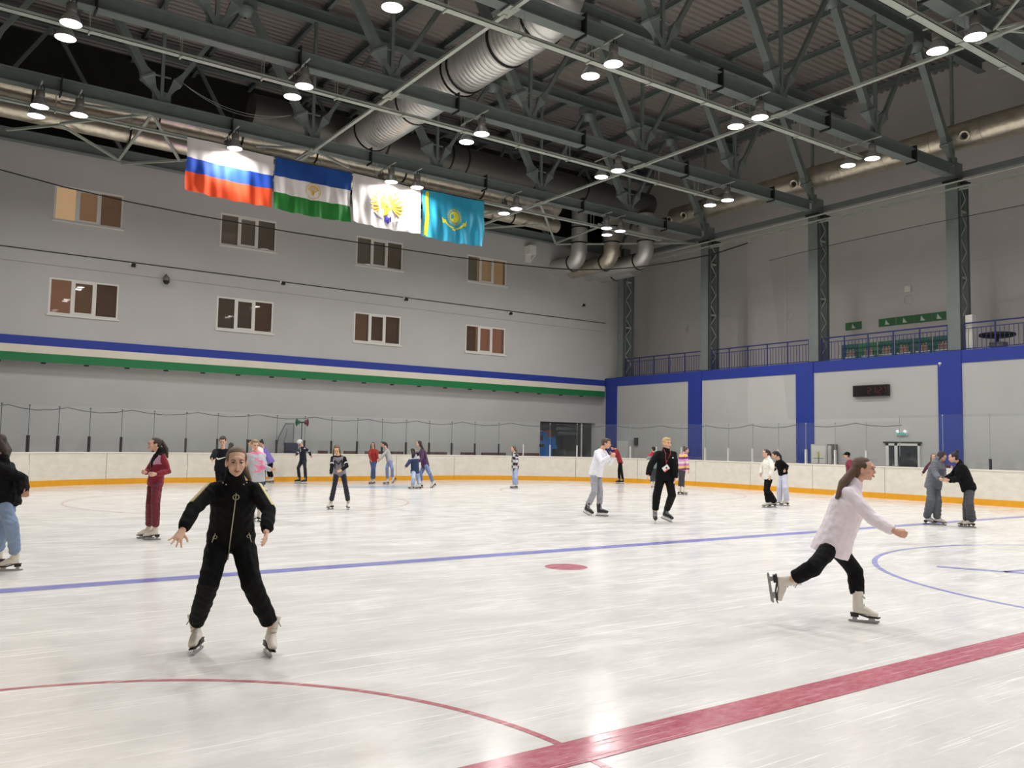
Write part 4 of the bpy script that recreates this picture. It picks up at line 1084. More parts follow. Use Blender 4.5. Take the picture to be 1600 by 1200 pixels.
def skate_mesh(kind):
    """local frame: x forward, y side, z up, blade bottom at z=0, ankle above the origin"""
    P = {}
    if kind == 'hockey':
        g = MB(); g.tube([(-.05,0,.29),(-.045,0,.23),(-.04,0,.17),(-.03,0,.11)], [(.062,.05),(.056,.047),(.058,.047),(.058,.046)], 12, nrm=(1,0,0))
        g.tube([(-.09,0,.115),(-.02,0,.125),(.05,0,.12),(.11,0,.105),(.165,0,.095)], [(.045,.04),(.055,.043),(.048,.045),(.036,.046),(.025,.034)], 12, nrm=(0,0,1))
        P['boot'] = fuse(g, 'boot', [m_bootb, m_greyb], .012, 2, lambda c: ((c[:,2] > .15) & (c[:,0] > -.02)).astype(int))
        g = MB(); g.box(-.10,.14,-.012,.012,.028,.062); g.box(-.09,-.03,-.018,.018,.05,.085); g.box(.05,.12,-.018,.018,.05,.085); P['blade_holder'] = g.mesh('blade_holder', m_holder)
        g = MB(); g.add([(-.13,.002,.03),(-.11,.002,0),(.15,.002,0),(.175,.002,.03),(-.13,-.002,.03),(-.11,-.002,0),(.15,-.002,0),(.175,-.002,.03)], [(0,1,2,3),(7,6,5,4),(0,4,5,1),(1,5,6,2),(2,6,7,3),(3,7,4,0)]); P['blade'] = g.mesh('blade', m_blade)
        g = MB()
        for i in range(4): g.bar((.0-.012*i,-.03,.165+.03*i), (.0-.012*i+.0,.03,.175+.03*i), .012, .01)
        P['laces'] = g.mesh('laces', m_holder)
    else:
        g = MB(); g.tube([(-.035,0,.31),(-.035,0,.25),(-.038,0,.19),(-.03,0,.13)], [(.056,.046),(.050,.042),(.052,.042),(.055,.041)], 12, nrm=(1,0,0))
        g.tube([(-.085,0,.125),(-.03,0,.13),(.04,0,.12),(.10,0,.092),(.15,0,.082)], [(.038,.034),(.052,.038),(.042,.040),(.032,.042),(.022,.030)], 12, nrm=(0,0,1))
        P['boot'] = fuse(g, 'boot', [m_bootw], .010, 2)
        g = MB(); g.box(-.105,-.03,-.026,.026,.052,.092); 
        g.add([(x, y*w_, z) for (x, z, w_) in ((-.11,.092,.03),(-.03,.088,.028),(.05,.065,.034),(.15,.062,.028),(.17,.07,.012)) for y in (-1,1)] + [(x, y*w_, z-.012) for (x, z, w_) in ((-.11,.092,.03),(-.03,.088,.028),(.05,.065,.034),(.15,.062,.028),(.17,.07,.012)) for y in (-1,1)],
              [(2*i,2*i+1,2*i+3,2*i+2) for i in range(4)] + [(10+2*i,12+2*i,13+2*i,11+2*i) for i in range(4)] + [(2*i,2*i+2,12+2*i,10+2*i) for i in range(4)] + [(2*i+1,11+2*i,13+2*i,3+2*i) for i in range(4)])
        P['sole'] = g.mesh('sole', m_sole)
        g = MB(); prof = [(-.135,.012),(-.12,.0),(.14,.0),(.165,.018),(.16,.03),(-.12,.022)]
        n = len(prof); g.add([(x,.002,z) for x,z in prof]+[(x,-.002,z) for x,z in prof], [tuple(range(n)), tuple(range(2*n-1,n-1,-1))]+[(i,i+n,(i+1)%n+n,(i+1)%n) for i in range(n)])
        g.box(-.09,-.045,-.003,.003,.02,.055); g.box(.06,.12,-.003,.003,.02,.06); P['blade'] = g.mesh('blade', m_blade)
        g = MB()
        for i in range(5): g.bar((.035-.012*i,-.026,.145+.03*i), (.035-.014*i,.026,.155+.03*i), .007, .006)
        g.bar((.0,-.02,.27),(.03,-.045,.24),.006,.006); g.bar((.0,.02,.27),(.03,.045,.235),.006,.006)
        P['laces'] = g.mesh('laces', m_lace)
    return P
SK = {'figure': skate_mesh('figure'), 'hockey': skate_mesh('hockey')}

def person(label, D, ch, hp, hd, face, arms, legs, feet, h=1.66, top=(20,20,22), pants=(20,20,22), skin=(205,160,135), hair=('short',(60,45,35)),
           skate='figure', hface=None, hpitch=0, sleeve=.052, tor=(.0,.0), hem=.10, leg=(.09,.065,.055), flare=None, build=1.0, voxel=None, lean=0.0,
           topmats=None, topcls=None, pmats=None, pcls=None, collar=None, hood=None, twist=0, hipd=0.0, extra=None, group=None, visor=None, wr=.0035, headd=None, hemback=0.0, fem=True, hand=1.0, hands=('relax','relax')):
    S = h/1.70; vx = voxel or (.011 if D < 16 else (.014 if D < 24 else .018))
    up = Vector((0,0,1))
    base = PT(hp[0], hp[1], D)
    cvec = Vector((CAM.x-base.x, CAM.y-base.y, 0)).normalized(); rvec = Vector((0,0,1)).cross(-cvec) * -1
    rvec = Vector((-cvec.y, cvec.x, 0)) ; 
    if rvec.dot(CR) < 0: rvec = -rvec
    def fdir(a): a = math.radians(a); return cvec*math.cos(a) + rvec*math.sin(a)
    f = fdir(face); sA = (cvec*math.sin(math.radians(face)) - rvec*math.cos(math.radians(face)))   # the person's right side
    fh = fdir(face + twist); sAh = (cvec*math.sin(math.radians(face+twist)) - rvec*math.cos(math.radians(face+twist)))
    hips = PT(hp[0], hp[1], D + hipd); chest = PT(ch[0], ch[1], D + lean)
    spine = (chest - hips); sl = spine.length; sdir = spine.normalized()
    fr = (fh - sdir*fh.dot(sdir)).normalized()                     # chest normal
    g2 = build
    # feet
    ank = {}; fm = {}
    for k in 'AB':
        px, d_, z, yaw, pitch, roll = feet[k]
        dd = D + d_
        dv = CF + CR*((px-800)/F); # sight column; solve the row so that the point has height z
        py = 600 + F*((CAM.z - z)/dd + dv.z) / CU.z
        p = PT(px, py, dd)
        xd = fdir(yaw); R_ = Matrix((xd, Vector((-xd.y, xd.x, 0)), up)).transposed()
        R_ = R_ @ Matrix.Rotation(math.radians(roll), 3, 'X') @ Matrix.Rotation(math.radians(pitch), 3, 'Y')
        fm[k] = (p, R_); ank[k] = p + R_ @ Vector((-.035*S, 0, .20*S))
    root = thing('person', label, 'person', tuple(Vector((hips.x, hips.y, 0))), group=group)
    org = Vector(root.location)
    # joints
    hj = {}; kn = {}; sh = {}; el = {}; wr_ = {}; ht = {}
    for k, s_ in (('A', 1), ('B', -1)):
        hj[k] = hips + sA*(s_*.085*S*g2) - sdir*.02*S
        px, py, sg = legs[k]; kn[k] = solve(hj[k], px, py, .42*S, sg, None)
        sh[k] = chest + sAh*(s_*.158*S*g2*(.95 if fem else 1.1)) - sdir*.045*S
        e, w_, t = arms[k]
        el[k] = solve(sh[k], e[0], e[1], .285*S, e[2], None)
        wr_[k] = solve(el[k], w_[0], w_[1], .245*S, w_[2], None)
        ht[k] = solve(wr_[k], t[0], t[1], .17*S, t[2] if len(t) > 2 else w_[2], None)
    # head
    hc = PT(hd[0], hd[1], D + (lean*1.25 if headd is None else headd))
    hf = fdir(hface if hface is not None else face); hs = Vector((0,0,1)).cross(hf)
    pr = math.radians(hpitch); hfw = (hf*math.cos(pr) - up*math.sin(pr)).normalized()
    nk = chest + sdir*.03*S
    hup = (up*math.cos(pr) + hf*math.sin(pr)).normalized(); hx = hfw.cross(hup).normalized()
    def H(x, y, z): return hc + hx*(x*S) + hfw*(y*S) + hup*(z*S)
    HR = (hx, hfw, hup)
    b = MB(); n = 14
    def E(c, r, mb=b, n=14, m=10): mb.ell(c, HR, tuple(q*S for q in r), n, m)
    # skull, face, jaw, nose, ears
    E(H(0,-.012,.030), (.072,.092,.082)); E(H(0,.012,-.020), (.062,.074,.088)); E(H(0,.038,-.066), (.042,.040,.040)); E(H(0,.062,-.088), (.022,.018,.018))
    E(H(0,.052,-.02), (.05,.036,.06)); E(H(0,.078,.032), (.045,.014,.022))
    for s_ in (-1, 1): E(H(.036*s_,.062,-.028), (.024,.022,.026)); E(H(.076*s_,-.008,-.012), (.010,.022,.032))
    b.tube([H(0,.086,.018), H(0,.098,-.010), H(0,.104,-.025), H(0,.088,-.036)], [.008*S,.0095*S,.0125*S,.009*S], 8)
    E(H(0,.086,-.058), (.024,.012,.010))
    b.tube([H(0,-.02,-.04), nk + (hc-nk)*.30, nk - sdir*.05*S], [.050*S,.052*S,.062*S], 12)
    # torso and limbs
    def ringv(t, w_, d_, mb, off=0):
        return (hips + sdir*(sl*t) + fr*off, w_, d_)
    def torso(mb, prof, n=16):
        rings = []
        V = []; 
        for t, w_, d_, off in prof:
            c = hips + sdir*(sl*t) + fr*off*S
            tt = max(0, min(1, t)); sd = (sA*(1-tt) + sAh*tt).normalized(); sd = (sd - sdir*sd.dot(sdir)).normalized(); fn = sdir.cross(sd)
            if fn.dot(fr) < 0: fn = -fn
            for k in range(n):
                a = 2*math.pi*k/n; V.append(c + sd*(w_*S*g2*math.cos(a)) + fn*(d_*S*g2*math.sin(a)))
        m_ = len(prof); Fs = [(i*n+k, i*n+(k+1)%n, (i+1)*n+(k+1)%n, (i+1)*n+k) for i in range(m_-1) for k in range(n)]
        Fs += [tuple(range(n-1,-1,-1)), tuple((m_-1)*n+k for k in range(n))]
        mb.add(V, Fs)
    torso(b, [(-.18,.10,.07,0),(-.08,.135,.09,0),(.08,.14,.095,0),(.35,.115,.08,0),(.7,.130,.09,0),(.86,.125,.07,0),(.98,.07,.055,0)])
    for k, s_ in (('A', 1), ('B', -1)):
        b.tube([hj[k], kn[k], ank[k]], [.068*S,.048*S,.034*S], 10)
        b.tube([sh[k].lerp(chest, .35) - sdir*.03*S, sh[k], el[k], wr_[k]], [.036*S,.038*S,.034*S,.023*S], 10)
        b.ell(sh[k], (Vector((1,0,0)),Vector((0,1,0)),up), (.040*S,)*3, 8, 6)
        # hand: palm, four fingers, thumb
        hdv = (ht[k]-wr_[k]).normalized(); style = hands[0 if k == 'A' else 1]
        ref = f if abs(hdv.dot(f)) < .85 else up
        side = hdv.cross(cvec if style == 'spread' else sA*s_ if abs(hdv.dot(sA)) < .8 else f).normalized()
        pn = side.cross(hdv).normalized()
        if style != 'spread':
            # palm faces the body: bend fingers inward
            if pn.dot(-sA*s_) < 0: pn = -pn
            if side.dot(f) < 0: side = -side
        else:
            if pn.dot(cvec) < 0: pn = -pn
            # thumb towards the body's middle
            if side.dot(sA*s_) > 0: side = -side
        q = hand*S; w0 = wr_[k]
        b.tube([w0 - hdv*.02*q, w0 + hdv*.03*q, w0 + hdv*.085*q], [(.024*q,.017*q),(.033*q,.016*q),(.038*q,.014*q)], 10, nrm=side)
        curl = {'relax':.55, 'fist':1.5, 'spread':.12, 'flat':.1}[style]
        spr = .30 if style == 'spread' else .08
        fr_r = max(.0085*q, vx*.62)
        for j, (o_, L_) in enumerate(((.028,.072),(.010,.080),(-.009,.076),(-.027,.060))):
            p0 = w0 + hdv*.078*q + side*(o_*q); dirf = (hdv + side*(spr*(1.5-j))).normalized()
            pts = [p0]; c_ = dirf; 
            for seg in (.45, .30, .25):
                ca = curl*(.6 if seg == .45 else 1.0)*.62
                c_ = (c_*math.cos(ca) + pn*math.sin(ca)).normalized() if style != 'fist' else (c_*math.cos(1.25) + pn*math.sin(1.25)).normalized()
                pts.append(pts[-1] + c_*(L_*seg*q))
            b.tube(pts, [fr_r*1.08, fr_r, fr_r*.95, fr_r*.8], 7)
        t0_ = w0 + hdv*.03*q + side*.028*q; td = (hdv*.55 + side*.8 + pn*.15).normalized()
        if style == 'fist': td = (hdv*.8 + side*.3 + pn*.6).normalized()
        b.tube([t0_, t0_+td*.035*q, t0_+td*.035*q+(td+hdv*.6).normalized()*.032*q], [fr_r*1.35, fr_r*1.15, fr_r*.9], 7)
    bm_ = fuse(b, 'body', [skinm(tuple(skin))], vx*.62 if D < 9 else vx*.8, 3 if D < 9 else 2, origin=org)
    link('body', bm_, root, label='bare skin of face and hands' )
    # eyes, brows, lips
    g = MB()
    for s_ in (-1, 1): g.ell(H(.031*s_,.0795,.004), HR, (.0135*S,.010*S,.0066*S), 10, 8)
    part_at(root, 'eye', g, m_eyew)
    g = MB()
    for s_ in (-1, 1): g.ell(H(.031*s_,.0868,.004), HR, (.0062*S,.0045*S,.0058*S), 10, 8)
    part_at(root, 'iris', g, m_iris)
    g = MB()
    for s_ in (-1, 1):
        g.tube([H(.016*s_,.088,.007), H(.030*s_,.0925,.0115), H(.046*s_,.083,.006)], [.002*S,.0035*S,.0025*S], 5)
    part_at(root, 'eyelid', g, m_lash)
    g = MB()
    for s_ in (-1, 1): g.tube([H(.013*s_,.0975,.024), H(.030*s_,.0985,.030), H(.051*s_,.085,.025)], [.0035*S,.005*S,.0025*S], 5)
    part_at(root, 'eyebrow', g, m_brow)
    g = MB(); g.tube([H(-.024,.086,-.060), H(-.010,.097,-.0575), H(0,.098,-.059), H(.010,.097,-.0575), H(.024,.086,-.060)], [.002*S,.005*S,.0045*S,.005*S,.002*S], 6)
    g.tube([H(-.020,.087,-.062), H(0,.097,-.067), H(.020,.087,-.062)], [.002*S,.006*S,.002*S], 6); part_at(root, 'lips', g, m_lip)
    # hair
    hs_, hcol = hair[0], hair[1]; g = MB()
    def HE(c, r): g.ell(c, HR, tuple(q*S for q in r), 16, 12)
    if hs_ == 'helmet':
        HE(H(0,-.012,.045), (.105,.125,.095)); g.tube([H(-.09,-.01,-.02),H(-.085,.02,-.05)], .02*S, 8); g.tube([H(.09,-.01,-.02),H(.085,.02,-.05)], .02*S, 8)
        me = fuse(g, 'helmet', [mat('helmet_white',(222,222,220),.35)], vx*.7, 2, origin=org); link('helmet', me, root, label='white rounded helmet')
        g = MB(); g.tube([H(-.085,.03,-.03),H(-.05,.045,-.105),H(0,.05,-.122),H(.05,.045,-.105),H(.085,.03,-.03)], .006*S, 6); part_at(root, 'chin_strap', g, m_black)
        g = MB(); HE(H(0,-.03,-.0), (.08,.085,.08))
        me = fuse(g, 'hair', [hairm(hcol)], vx*.8, 2, origin=org); link('hair', me, root)
    else:
        HE(H(0,-.034,.040), (.081,.090,.083)); HE(H(0,-.048,-.005), (.076,.066,.073))
        for s_ in (-1, 1): g.ell(H(.066*s_,-.006,.034), HR, (.015*S,.045*S,.036*S), 10, 8)
        if hs_ in ('short', 'quiff'):
            HE(H(0,.015,.086), (.062,.062,.030)); 
            if hs_ == 'quiff': HE(H(0,.045,.088), (.055,.04,.03))
        else:
            HE(H(0,-.022,.072), (.066,.080,.048)); 
        end = hair[2] if len(hair) > 2 else None
        if hs_ == 'ponytail':
            p0 = H(0,-.105,.050)
            if end: e_ = PT(end[0], end[1], D + lean + (end[2] if len(end) > 2 else .08)); 
            else: e_ = H(0,-.15,-.22)
            mid = p0.lerp(e_, .45) - hfw*.04*S
            g.tube([H(0,-.09,.05), p0 - hfw*.02*S, mid, e_], [.026*S,.036*S,.042*S,.012*S], 10)
        if hs_ == 'long':
            e_ = PT(end[0], end[1], D + lean + (end[2] if len(end) > 2 else 0.05)) if end else H(0,-.12,-.34)
            for o_ in (-.05, 0, .05):
                a0 = H(o_,-.07,.0); m_ = a0.lerp(e_ + hx*(o_*S), .5) - hfw*.03*S
                g.tube([H(o_*1.1,-.05,.05), a0, m_, e_ + hx*(o_*S*.8)], [.04*S,.046*S,.044*S,.016*S], 10)
            for s_ in (-1, 1): g.tube([H(.066*s_,-.015,.03), H(.074*s_,-.045,-.05), H(.06*s_,-.07,-.12)], [.016*S,.022*S,.016*S], 8)
        if hs_ == 'side':
            for s_ in (-1, 1): g.tube([H(.06*s_,.01,.05), H(.082*s_,-.005,-.04), H(.085*s_,.01,-.14), H(.075*s_,.03,-.24)], [.022*S,.028*S,.028*S,.010*S], 8)
        if hs_ == 'bun':
            g.ell(H(0,-.085,.115) if end is None else PT(end[0], end[1], D+lean), HR, (.043*S,)*3, 10, 8); g.tube([H(0,-.06,.09), H(0,-.085,.115)], [.04*S,.03*S], 8)
        me = fuse(g, 'hair', [hairm(hcol)], vx*.62 if D < 15 else vx*.8, 2, origin=org); link('hair', me, root, label={'ponytail':'hair tied in a ponytail','long':'long loose hair','bun':'hair in a bun','side':'loose shoulder-length hair'}.get(hs_))
        if hs_ == 'ponytail':
            g = MB(); g.tube([H(0,-.108,.052), H(0,-.125,.050)], .034*S, 12); part_at(root, 'hair_tie', g, m_black)
    if visor:
        g = MB(); g.ell(H(0,-.02,.045), HR, (.09*S,.105*S,.085*S), 16, 12); g.tube([H(-.06,.06,.045),H(0,.085,.048),H(.06,.06,.045)], [.012*S,.02*S,.012*S], 8)
        g.add([H(-.06,.06,.05),H(.06,.06,.05),H(.045,.155,.035),H(-.045,.155,.035),H(-.06,.06,.035),H(.06,.06,.035),H(.045,.155,.02),H(-.045,.155,.02)], [(0,1,2,3),(7,6,5,4),(0,4,5,1),(1,5,6,2),(2,6,7,3),(3,7,4,0)])
        part_at(root, 'cap', g, cloth(visor))
    # trousers
    g = MB(); torso(g, [(-.20,.09,.075,0),(-.12,.150,.110,0),(.0,.165,.125,0),(.14,.150,.112,0),(.22,.13,.10,0)])
    for k in 'AB':
        u = (kn[k]-hj[k]).normalized(); l2 = (ank[k]-kn[k]).normalized(); L2 = (ank[k]-kn[k]).length
        th, ki, ca = leg
        end_ = ank[k] + l2*(-.078*S if flare is None or flare < .075 else .03*S)
        r_end = max(flare if flare else ca, .066)
        g.tube([hj[k] + u*(-.02*S), hj[k] + u*.1*S, hj[k].lerp(kn[k], .65), kn[k], kn[k].lerp(end_, .45), end_], [(th*S*.9),(th*S),(th*.86*S),(ki*S*1.06),(((ki+r_end)/2+.004)*S),(r_end*S)], 12)
    me = fuse(g, 'trousers', pmats or [cloth(pants)], vx*.8, 3, pcls and pcls(locals()), origin=org, wr=wr); link('trousers', me, root)
    # top
    g = MB(); tw, td_ = tor
    hm = -hem/sl
    torso(g, [(hm-.001,.168+tw,.128+td_+hemback,-hemback),(hm+.12,.172+tw,.132+td_+hemback*.8,-hemback*.8),(.2,.158+tw,.122+td_,0),(.45,.150+tw,.118+td_,.004),(.72,.160+tw,.122+td_,.010),(.88,.160,.105+td_*.5,.004),(.96,.135,.088,0),(1.02,.100,.072,0),(1.08,.066,.058,0)])
    for k, s_ in (('A', 1), ('B', -1)):
        g.ell(sh[k] - sdir*.005*S, (Vector((1,0,0)),Vector((0,1,0)),up), (min(sleeve+.006,.068)*S,)*3, 12, 8)
        a1 = sh[k].lerp(el[k], .45); w1 = el[k].lerp(wr_[k], .5); w2 = wr_[k] - (wr_[k]-el[k]).normalized()*.012
        g.tube([chest.lerp(sh[k], .55), sh[k], a1, el[k], w1, el[k].lerp(w2,.88), w2], [.055*S,min(sleeve+.006,.068)*S,(sleeve+.004)*S,sleeve*S,(sleeve-.004)*S,(sleeve-.010)*S,max(.03,sleeve-.022)*S], 12)
    if collar: g.tube([chest + sdir*.00*S, chest + sdir*.05*S + (hc-chest)*.12, chest + sdir*.03*S + (hc-chest)*(.30 if collar is True else collar)], [.085*S,.074*S,.068*S], 14)
    if hood: g.tube([sh['A'].lerp(chest,.4) + sdir*.03*S, chest - fr*.09*S + sdir*.05*S, sh['B'].lerp(chest,.4) + sdir*.03*S], [.035*S,.055*S,.035*S], 10); g.tube([sh['A'].lerp(chest,.35) + sdir*.03*S, chest + fr*.075*S - sdir*.0*S, sh['B'].lerp(chest,.35) + sdir*.03*S], [.03*S,.028*S,.03*S], 10)
    loc = dict(cvec=cvec, rvec=rvec, hips=hips, chest=chest, sdir=sdir, sl=sl, fr=fr, sA=sAh, el=el, wr=wr_, sh=sh, S=S, hj=hj, kn=kn, ank=ank)
    me = fuse(g, 'top', topmats or [cloth(top)], vx*.8, 3, topcls and topcls(loc), origin=org, wr=wr)
    tp = link('jumper', me, root)
    # skates
    for k in 'AB':
        p, R_ = fm[k]; Mx = (R_ @ Matrix.Scale(S, 3)).to_4x4(); Mx.translation = p - org
        so = None
        for nm, mm in SK[skate].items():
            if so is None:
                so = link('skate', mm, root); so.matrix_local = Mx
            else: link(nm, mm, so)
    loc.update(H=H, HR=HR, root=root, fh=fh, cvec=cvec, rvec=rvec, org=org, hc=hc, ht=ht, hjA=hj, torso=torso)
    if extra: extra(loc)
    return loc

# ---- colour layout helpers (c: Nx3 hall coordinates)
def arm_dist(L, c):
    best = None
    for k in 'AB':
        for a, e in ((L['sh'][k].lerp(L['el'][k], .12), L['el'][k]), (L['el'][k], L['wr'][k])):
            a = np.array(a); e = np.array(e); d = e-a; t = np.clip(((c-a)@d)/(d@d), 0, 1); q = np.linalg.norm(c-(a+t[:,None]*d), axis=1)
            best = q if best is None else np.minimum(best, q)
    return best
def up_t(L, c): return ((c - np.array(L['hips'])) @ np.array(L['sdir'])) / L['sl']
def side_t(L, c): return (c - np.array(L['chest'])) @ np.array(L['sA'])
def front_t(L, c): return (c - np.array(L['chest'])) @ np.array(L['fr'])
def letter(L, txt, size, m, u=.62, off=.15, name='letter', sd=0.0):
    fc = bpy.data.curves.new('letter', 'FONT'); fc.body = txt; fc.size = size; fc.extrude = .002; fc.align_x = 'CENTER'; fc.align_y = 'CENTER'; fc.offset = 0
    fc.materials.append(m); fo = bpy.data.objects.new('tmp', fc); TMP.objects.link(fo)
    dg = bpy.context.evaluated_depsgraph_get(); dg.update(); me = bpy.data.meshes.new_from_object(fo.evaluated_get(dg)); bpy.data.objects.remove(fo)
    o = link(name, me, L['root'])
    x = -L['sA']; y = L['sdir']; z = L['fr']; x = y.cross(z)
    Mx = Matrix((x, y, z)).transposed().to_4x4(); Mx.translation = L['hips'] + L['sdir']*(L['sl']*u) + z*off*L['S'] + x*sd - L['org']
    o.matrix_local = Mx; return o
def patch(L, name, pts, m, u=.62, off=.145, label=None, dx=0.0, t=.003):
    """small raised shape on the chest: pts in metres (x to the wearer's left, y up the spine)"""
    g = MB(); y = L['sdir']; z = L['fr']; x = y.cross(z); o = L['hips'] + y*(L['sl']*u) + z*off*L['S'] + x*dx
    n = len(pts); g.add([o + x*a + y*c for a, c in pts] + [o + x*a + y*c + z*t for a, c in pts], [tuple(range(n-1,-1,-1)), tuple(range(n,2*n))] + [(i,(i+1)%n,(i+1)%n+n,i+n) for i in range(n)])
    part_at(L['root'], name, g, m, label=label)
SWOOSH = [(-.5,.02),(-.47,-.10),(-.36,-.17),(-.2,-.15),(.55,.2),(-.22,-.02),(-.36,-.04),(-.42,.06)]
def sw(s): return [(a*s, c*s) for a, c in SWOOSH]

BLK = (17,17,19)
# ---- 1: girl in the foreground
def ex_front(L):
    S = L['S']; r = L['root']; y = L['sdir']; z = L['fr']; x = y.cross(z)
    m_zip = mat('zip_metal', (176,168,146), .35, .7); m_gold = mat('gold_tape', (176,164,112), .4, .5)
    g = MB(); pts = []
    for t, o in ((-.2,.164),(-.1,.164),(.15,.150),(.4,.146),(.65,.149),(.85,.138),(.97,.116)):
        pts.append(L['hips'] + y*(L['sl']*t) + z*o*S + x*(.012-.03*(1-t)))
    g.tube(pts, .0042, 6); part_at(r, 'zip', g, m_zip, label='silver front zip')
    p = pts[-1] + z*.012
    g = MB(); n = 20
    for i in range(n):
        a = 2*math.pi*i/n; c = 2*math.pi*(i+1)/n
        g.bar(p + x*.022*math.cos(a) + y*(.022*math.sin(a)-.03), p + x*.022*math.cos(c) + y*(.022*math.sin(c)-.03), .006, .006)
    part_at(r, 'zip_ring', g, m_zip, label='round ring zip pull')
    for s_ in (-1, 1):
        q = L['hips'] + y*(L['sl']*.10) + z*.105*S + x*(s_*.125)
        g = MB(); g.tube([q + y*.06, q - y*.05 - x*s_*-.03], .004, 6); part_at(r, 'pocket_zip', g, m_zip)
        g = MB()
        for i in range(12):
            a = 2*math.pi*i/12; c = 2*math.pi*(i+1)/12
            g.bar(q + z*.02 + x*.014*math.cos(a) + y*(.014*math.sin(a)+.04), q + z*.02 + x*.014*math.cos(c) + y*(.014*math.sin(c)+.04), .004, .004)
        part_at(r, 'pocket_ring', g, m_zip)
        q = L['chest'] + y*.045 + z*.085 + x*(s_*.065); g = MB(); g.ell(q, L['HR'], (.006,)*3, 8, 6); g.ell(q + x*s_*.022 - z*.02 + y*.004, L['HR'], (.006,)*3, 8, 6); part_at(r, 'collar_stud', g, m_zip)
    for k in 'AB':
        a, e = L['sh'][k], L['el'][k]; d = (e-a).normalized(); out = (L['cvec'] - d*L['cvec'].dot(d)).normalized(); sd = L['sA'] if k == 'A' else -L['sA']
        nn = (sd*.75 + out*.65); nn = (nn - d*nn.dot(d)).normalized(); w = d.cross(nn)
        g = MB(); V = []; N = 14
        for i in range(N+1):
            t = i/N; c = a + d*((e-a).length*(.02+.98*t)) + nn*(.068 - .010*t); V += [c + w*.016, c - w*.016, c + w*.016 - nn*.02, c - w*.016 - nn*.02]
        g.add(V, [(4*i,4*i+1,4*i+5,4*i+4) for i in range(N)] + [(4*i,4*i+4,4*i+6,4*i+2) for i in range(N)] + [(4*i+1,4*i+3,4*i+7,4*i+5) for i in range(N)]); part_at(r, 'sleeve_tape', g, m_gold, label='gold tape down the sleeve')
    q = L['hj']['B'].lerp(L['kn']['B'], .14) + z*.095 - L['sA']*.03
    g = MB(); g.add([q + x*(a*.9) + y*c for a, c in sw(.045)], [tuple(range(8))]); g.add([q + z*.002 + x*(.014*math.cos(a*.5)) + y*(.018*math.sin(a*.5)) for a in range(12)] , [tuple(range(12))]); part_at(r, 'logo', g, m_white, label='small white logo patch on the thigh')
person('girl with tied-back hair in a black zip jacket with gold sleeve tape, facing us', 6.75, (366,757), (361,841), (369.5,722), 3,
       {'A': ((303,794,-1),(285,829,-1),(269,856)), 'B': ((420,798,-1),(416,832,-1),(414,853))},
       {'A': (326,912,-1), 'B': (393,912,-1)}, {'A': (311,0.0,0,-14,0,14), 'B': (416.5,-.05,0,10,0,-14)}, h=1.66, top=(13,13,15), pants=(14,14,16),
       skin=(214,172,146), hair=('ponytail',(112,90,68),(392,752,.05)), hface=4, hpitch=6, sleeve=.058, tor=(.012,.006), hem=.03, leg=(.100,.078,.074), flare=.062,
       voxel=.0085, lean=-.16, headd=-.26, collar=.46, extra=ex_front, hands=('spread','relax'), hipd=.0, wr=.004, build=1.06)
# ---- 2: runner in white on the right
def ex_run(L): pass
person('girl with long flying brown hair, white long shirt and black trousers, striding right', 8.32, (1333,763), (1303,848), (1350,733), 84,
       {'A': ((1364,811,-1),(1397,830,-1),(1420,839)), 'B': ((1338,806,1),(1330,833,-1),(1326,846))},
       {'A': (1271,887,-1), 'B': (1336,893,1)}, {'A': (1201,-.12,.37,98,82,0), 'B': (1347,.05,0,86,0,0)}, h=1.68, top=(232,222,228), pants=(15,15,18),
       skin=(206,160,136), hair=('long',(92,66,46),(1308,779,-.10)), hface=80, hpitch=4, sleeve=.066, tor=(.055,.05), hemback=.01, hem=.12, leg=(.092,.080,.074), flare=.072,
       voxel=.009, lean=.0, headd=0.0, twist=-8, hands=('fist','relax'), wr=.0028, collar=True)
# ---- 3: at the left edge
person('girl in a black jacket and pale blue jeans cut off by the left edge', 10.59, (5,724), (9,785), (-6,692), -115,
       {'A': ((-20,760,1),(-25,790,-1),(-25,805)), 'B': ((42,752,-1),(36,774,-1),(46,771))},
       {'A': (0,835,1), 'B': (18,818,-1)}, {'A': (-8,.35,0,-100,0,0), 'B': (17.5,0,0,-95,0,0)}, h=1.68, top=(18,18,20), pants=(118,138,166),
       hair=('long',(58,44,36),(10,716,.05)), sleeve=.075, tor=(.04,.04), hem=.05, leg=(.098,.078,.070), flare=.068, wr=.006, hands=('relax','flat'), collar=True)
# ---- 4: maroon tracksuit
def cls_maroon(L):
    def f(c):
        u = up_t(L, c); d = arm_dist(L, c); fr = front_t(L, c); s = side_t(L, c)
        out = np.zeros(len(c), int)
        zig = .60 + .10*np.abs(s)/.15
        out[(u > zig) ] = 1
        out[(u > .52) & (fr > .045) & (np.abs(s) < .02 + .09*np.clip((u-.52)/.5, 0, 1))] = 2
        out[(u > 1.0)] = 2
        q = side_t(L, c); out[(np.abs(q) > .175) & (u > .3)] = 0
        return out
    return f
person('girl in a maroon and pink tracksuit with a dark ponytail, fists raised', 14.12, (250,709.5), (243,753), (241,694.5), -72,
       {'A': ((231,737,1),(228,738,-1),(215,735)), 'B': ((263,737,-1),(243,741,-1),(232,740))},
       {'A': (235,786,-1), 'B': (243,787,-1)}, {'A': (229,.16,0,-90,0,0), 'B': (238.5,-.05,0,-92,0,0)}, h=1.66, pants=(98,22,38),
       hair=('ponytail',(58,46,38),(262,716,.05)), sleeve=.054, tor=(.0,.0), hem=.06, leg=(.092,.074,.068), flare=.062, hands=('fist','fist'),
       topmats=[cloth((122,22,42)), cloth((196,150,172)), cloth((30,16,22))], topcls=cls_maroon, collar=True, lean=0)
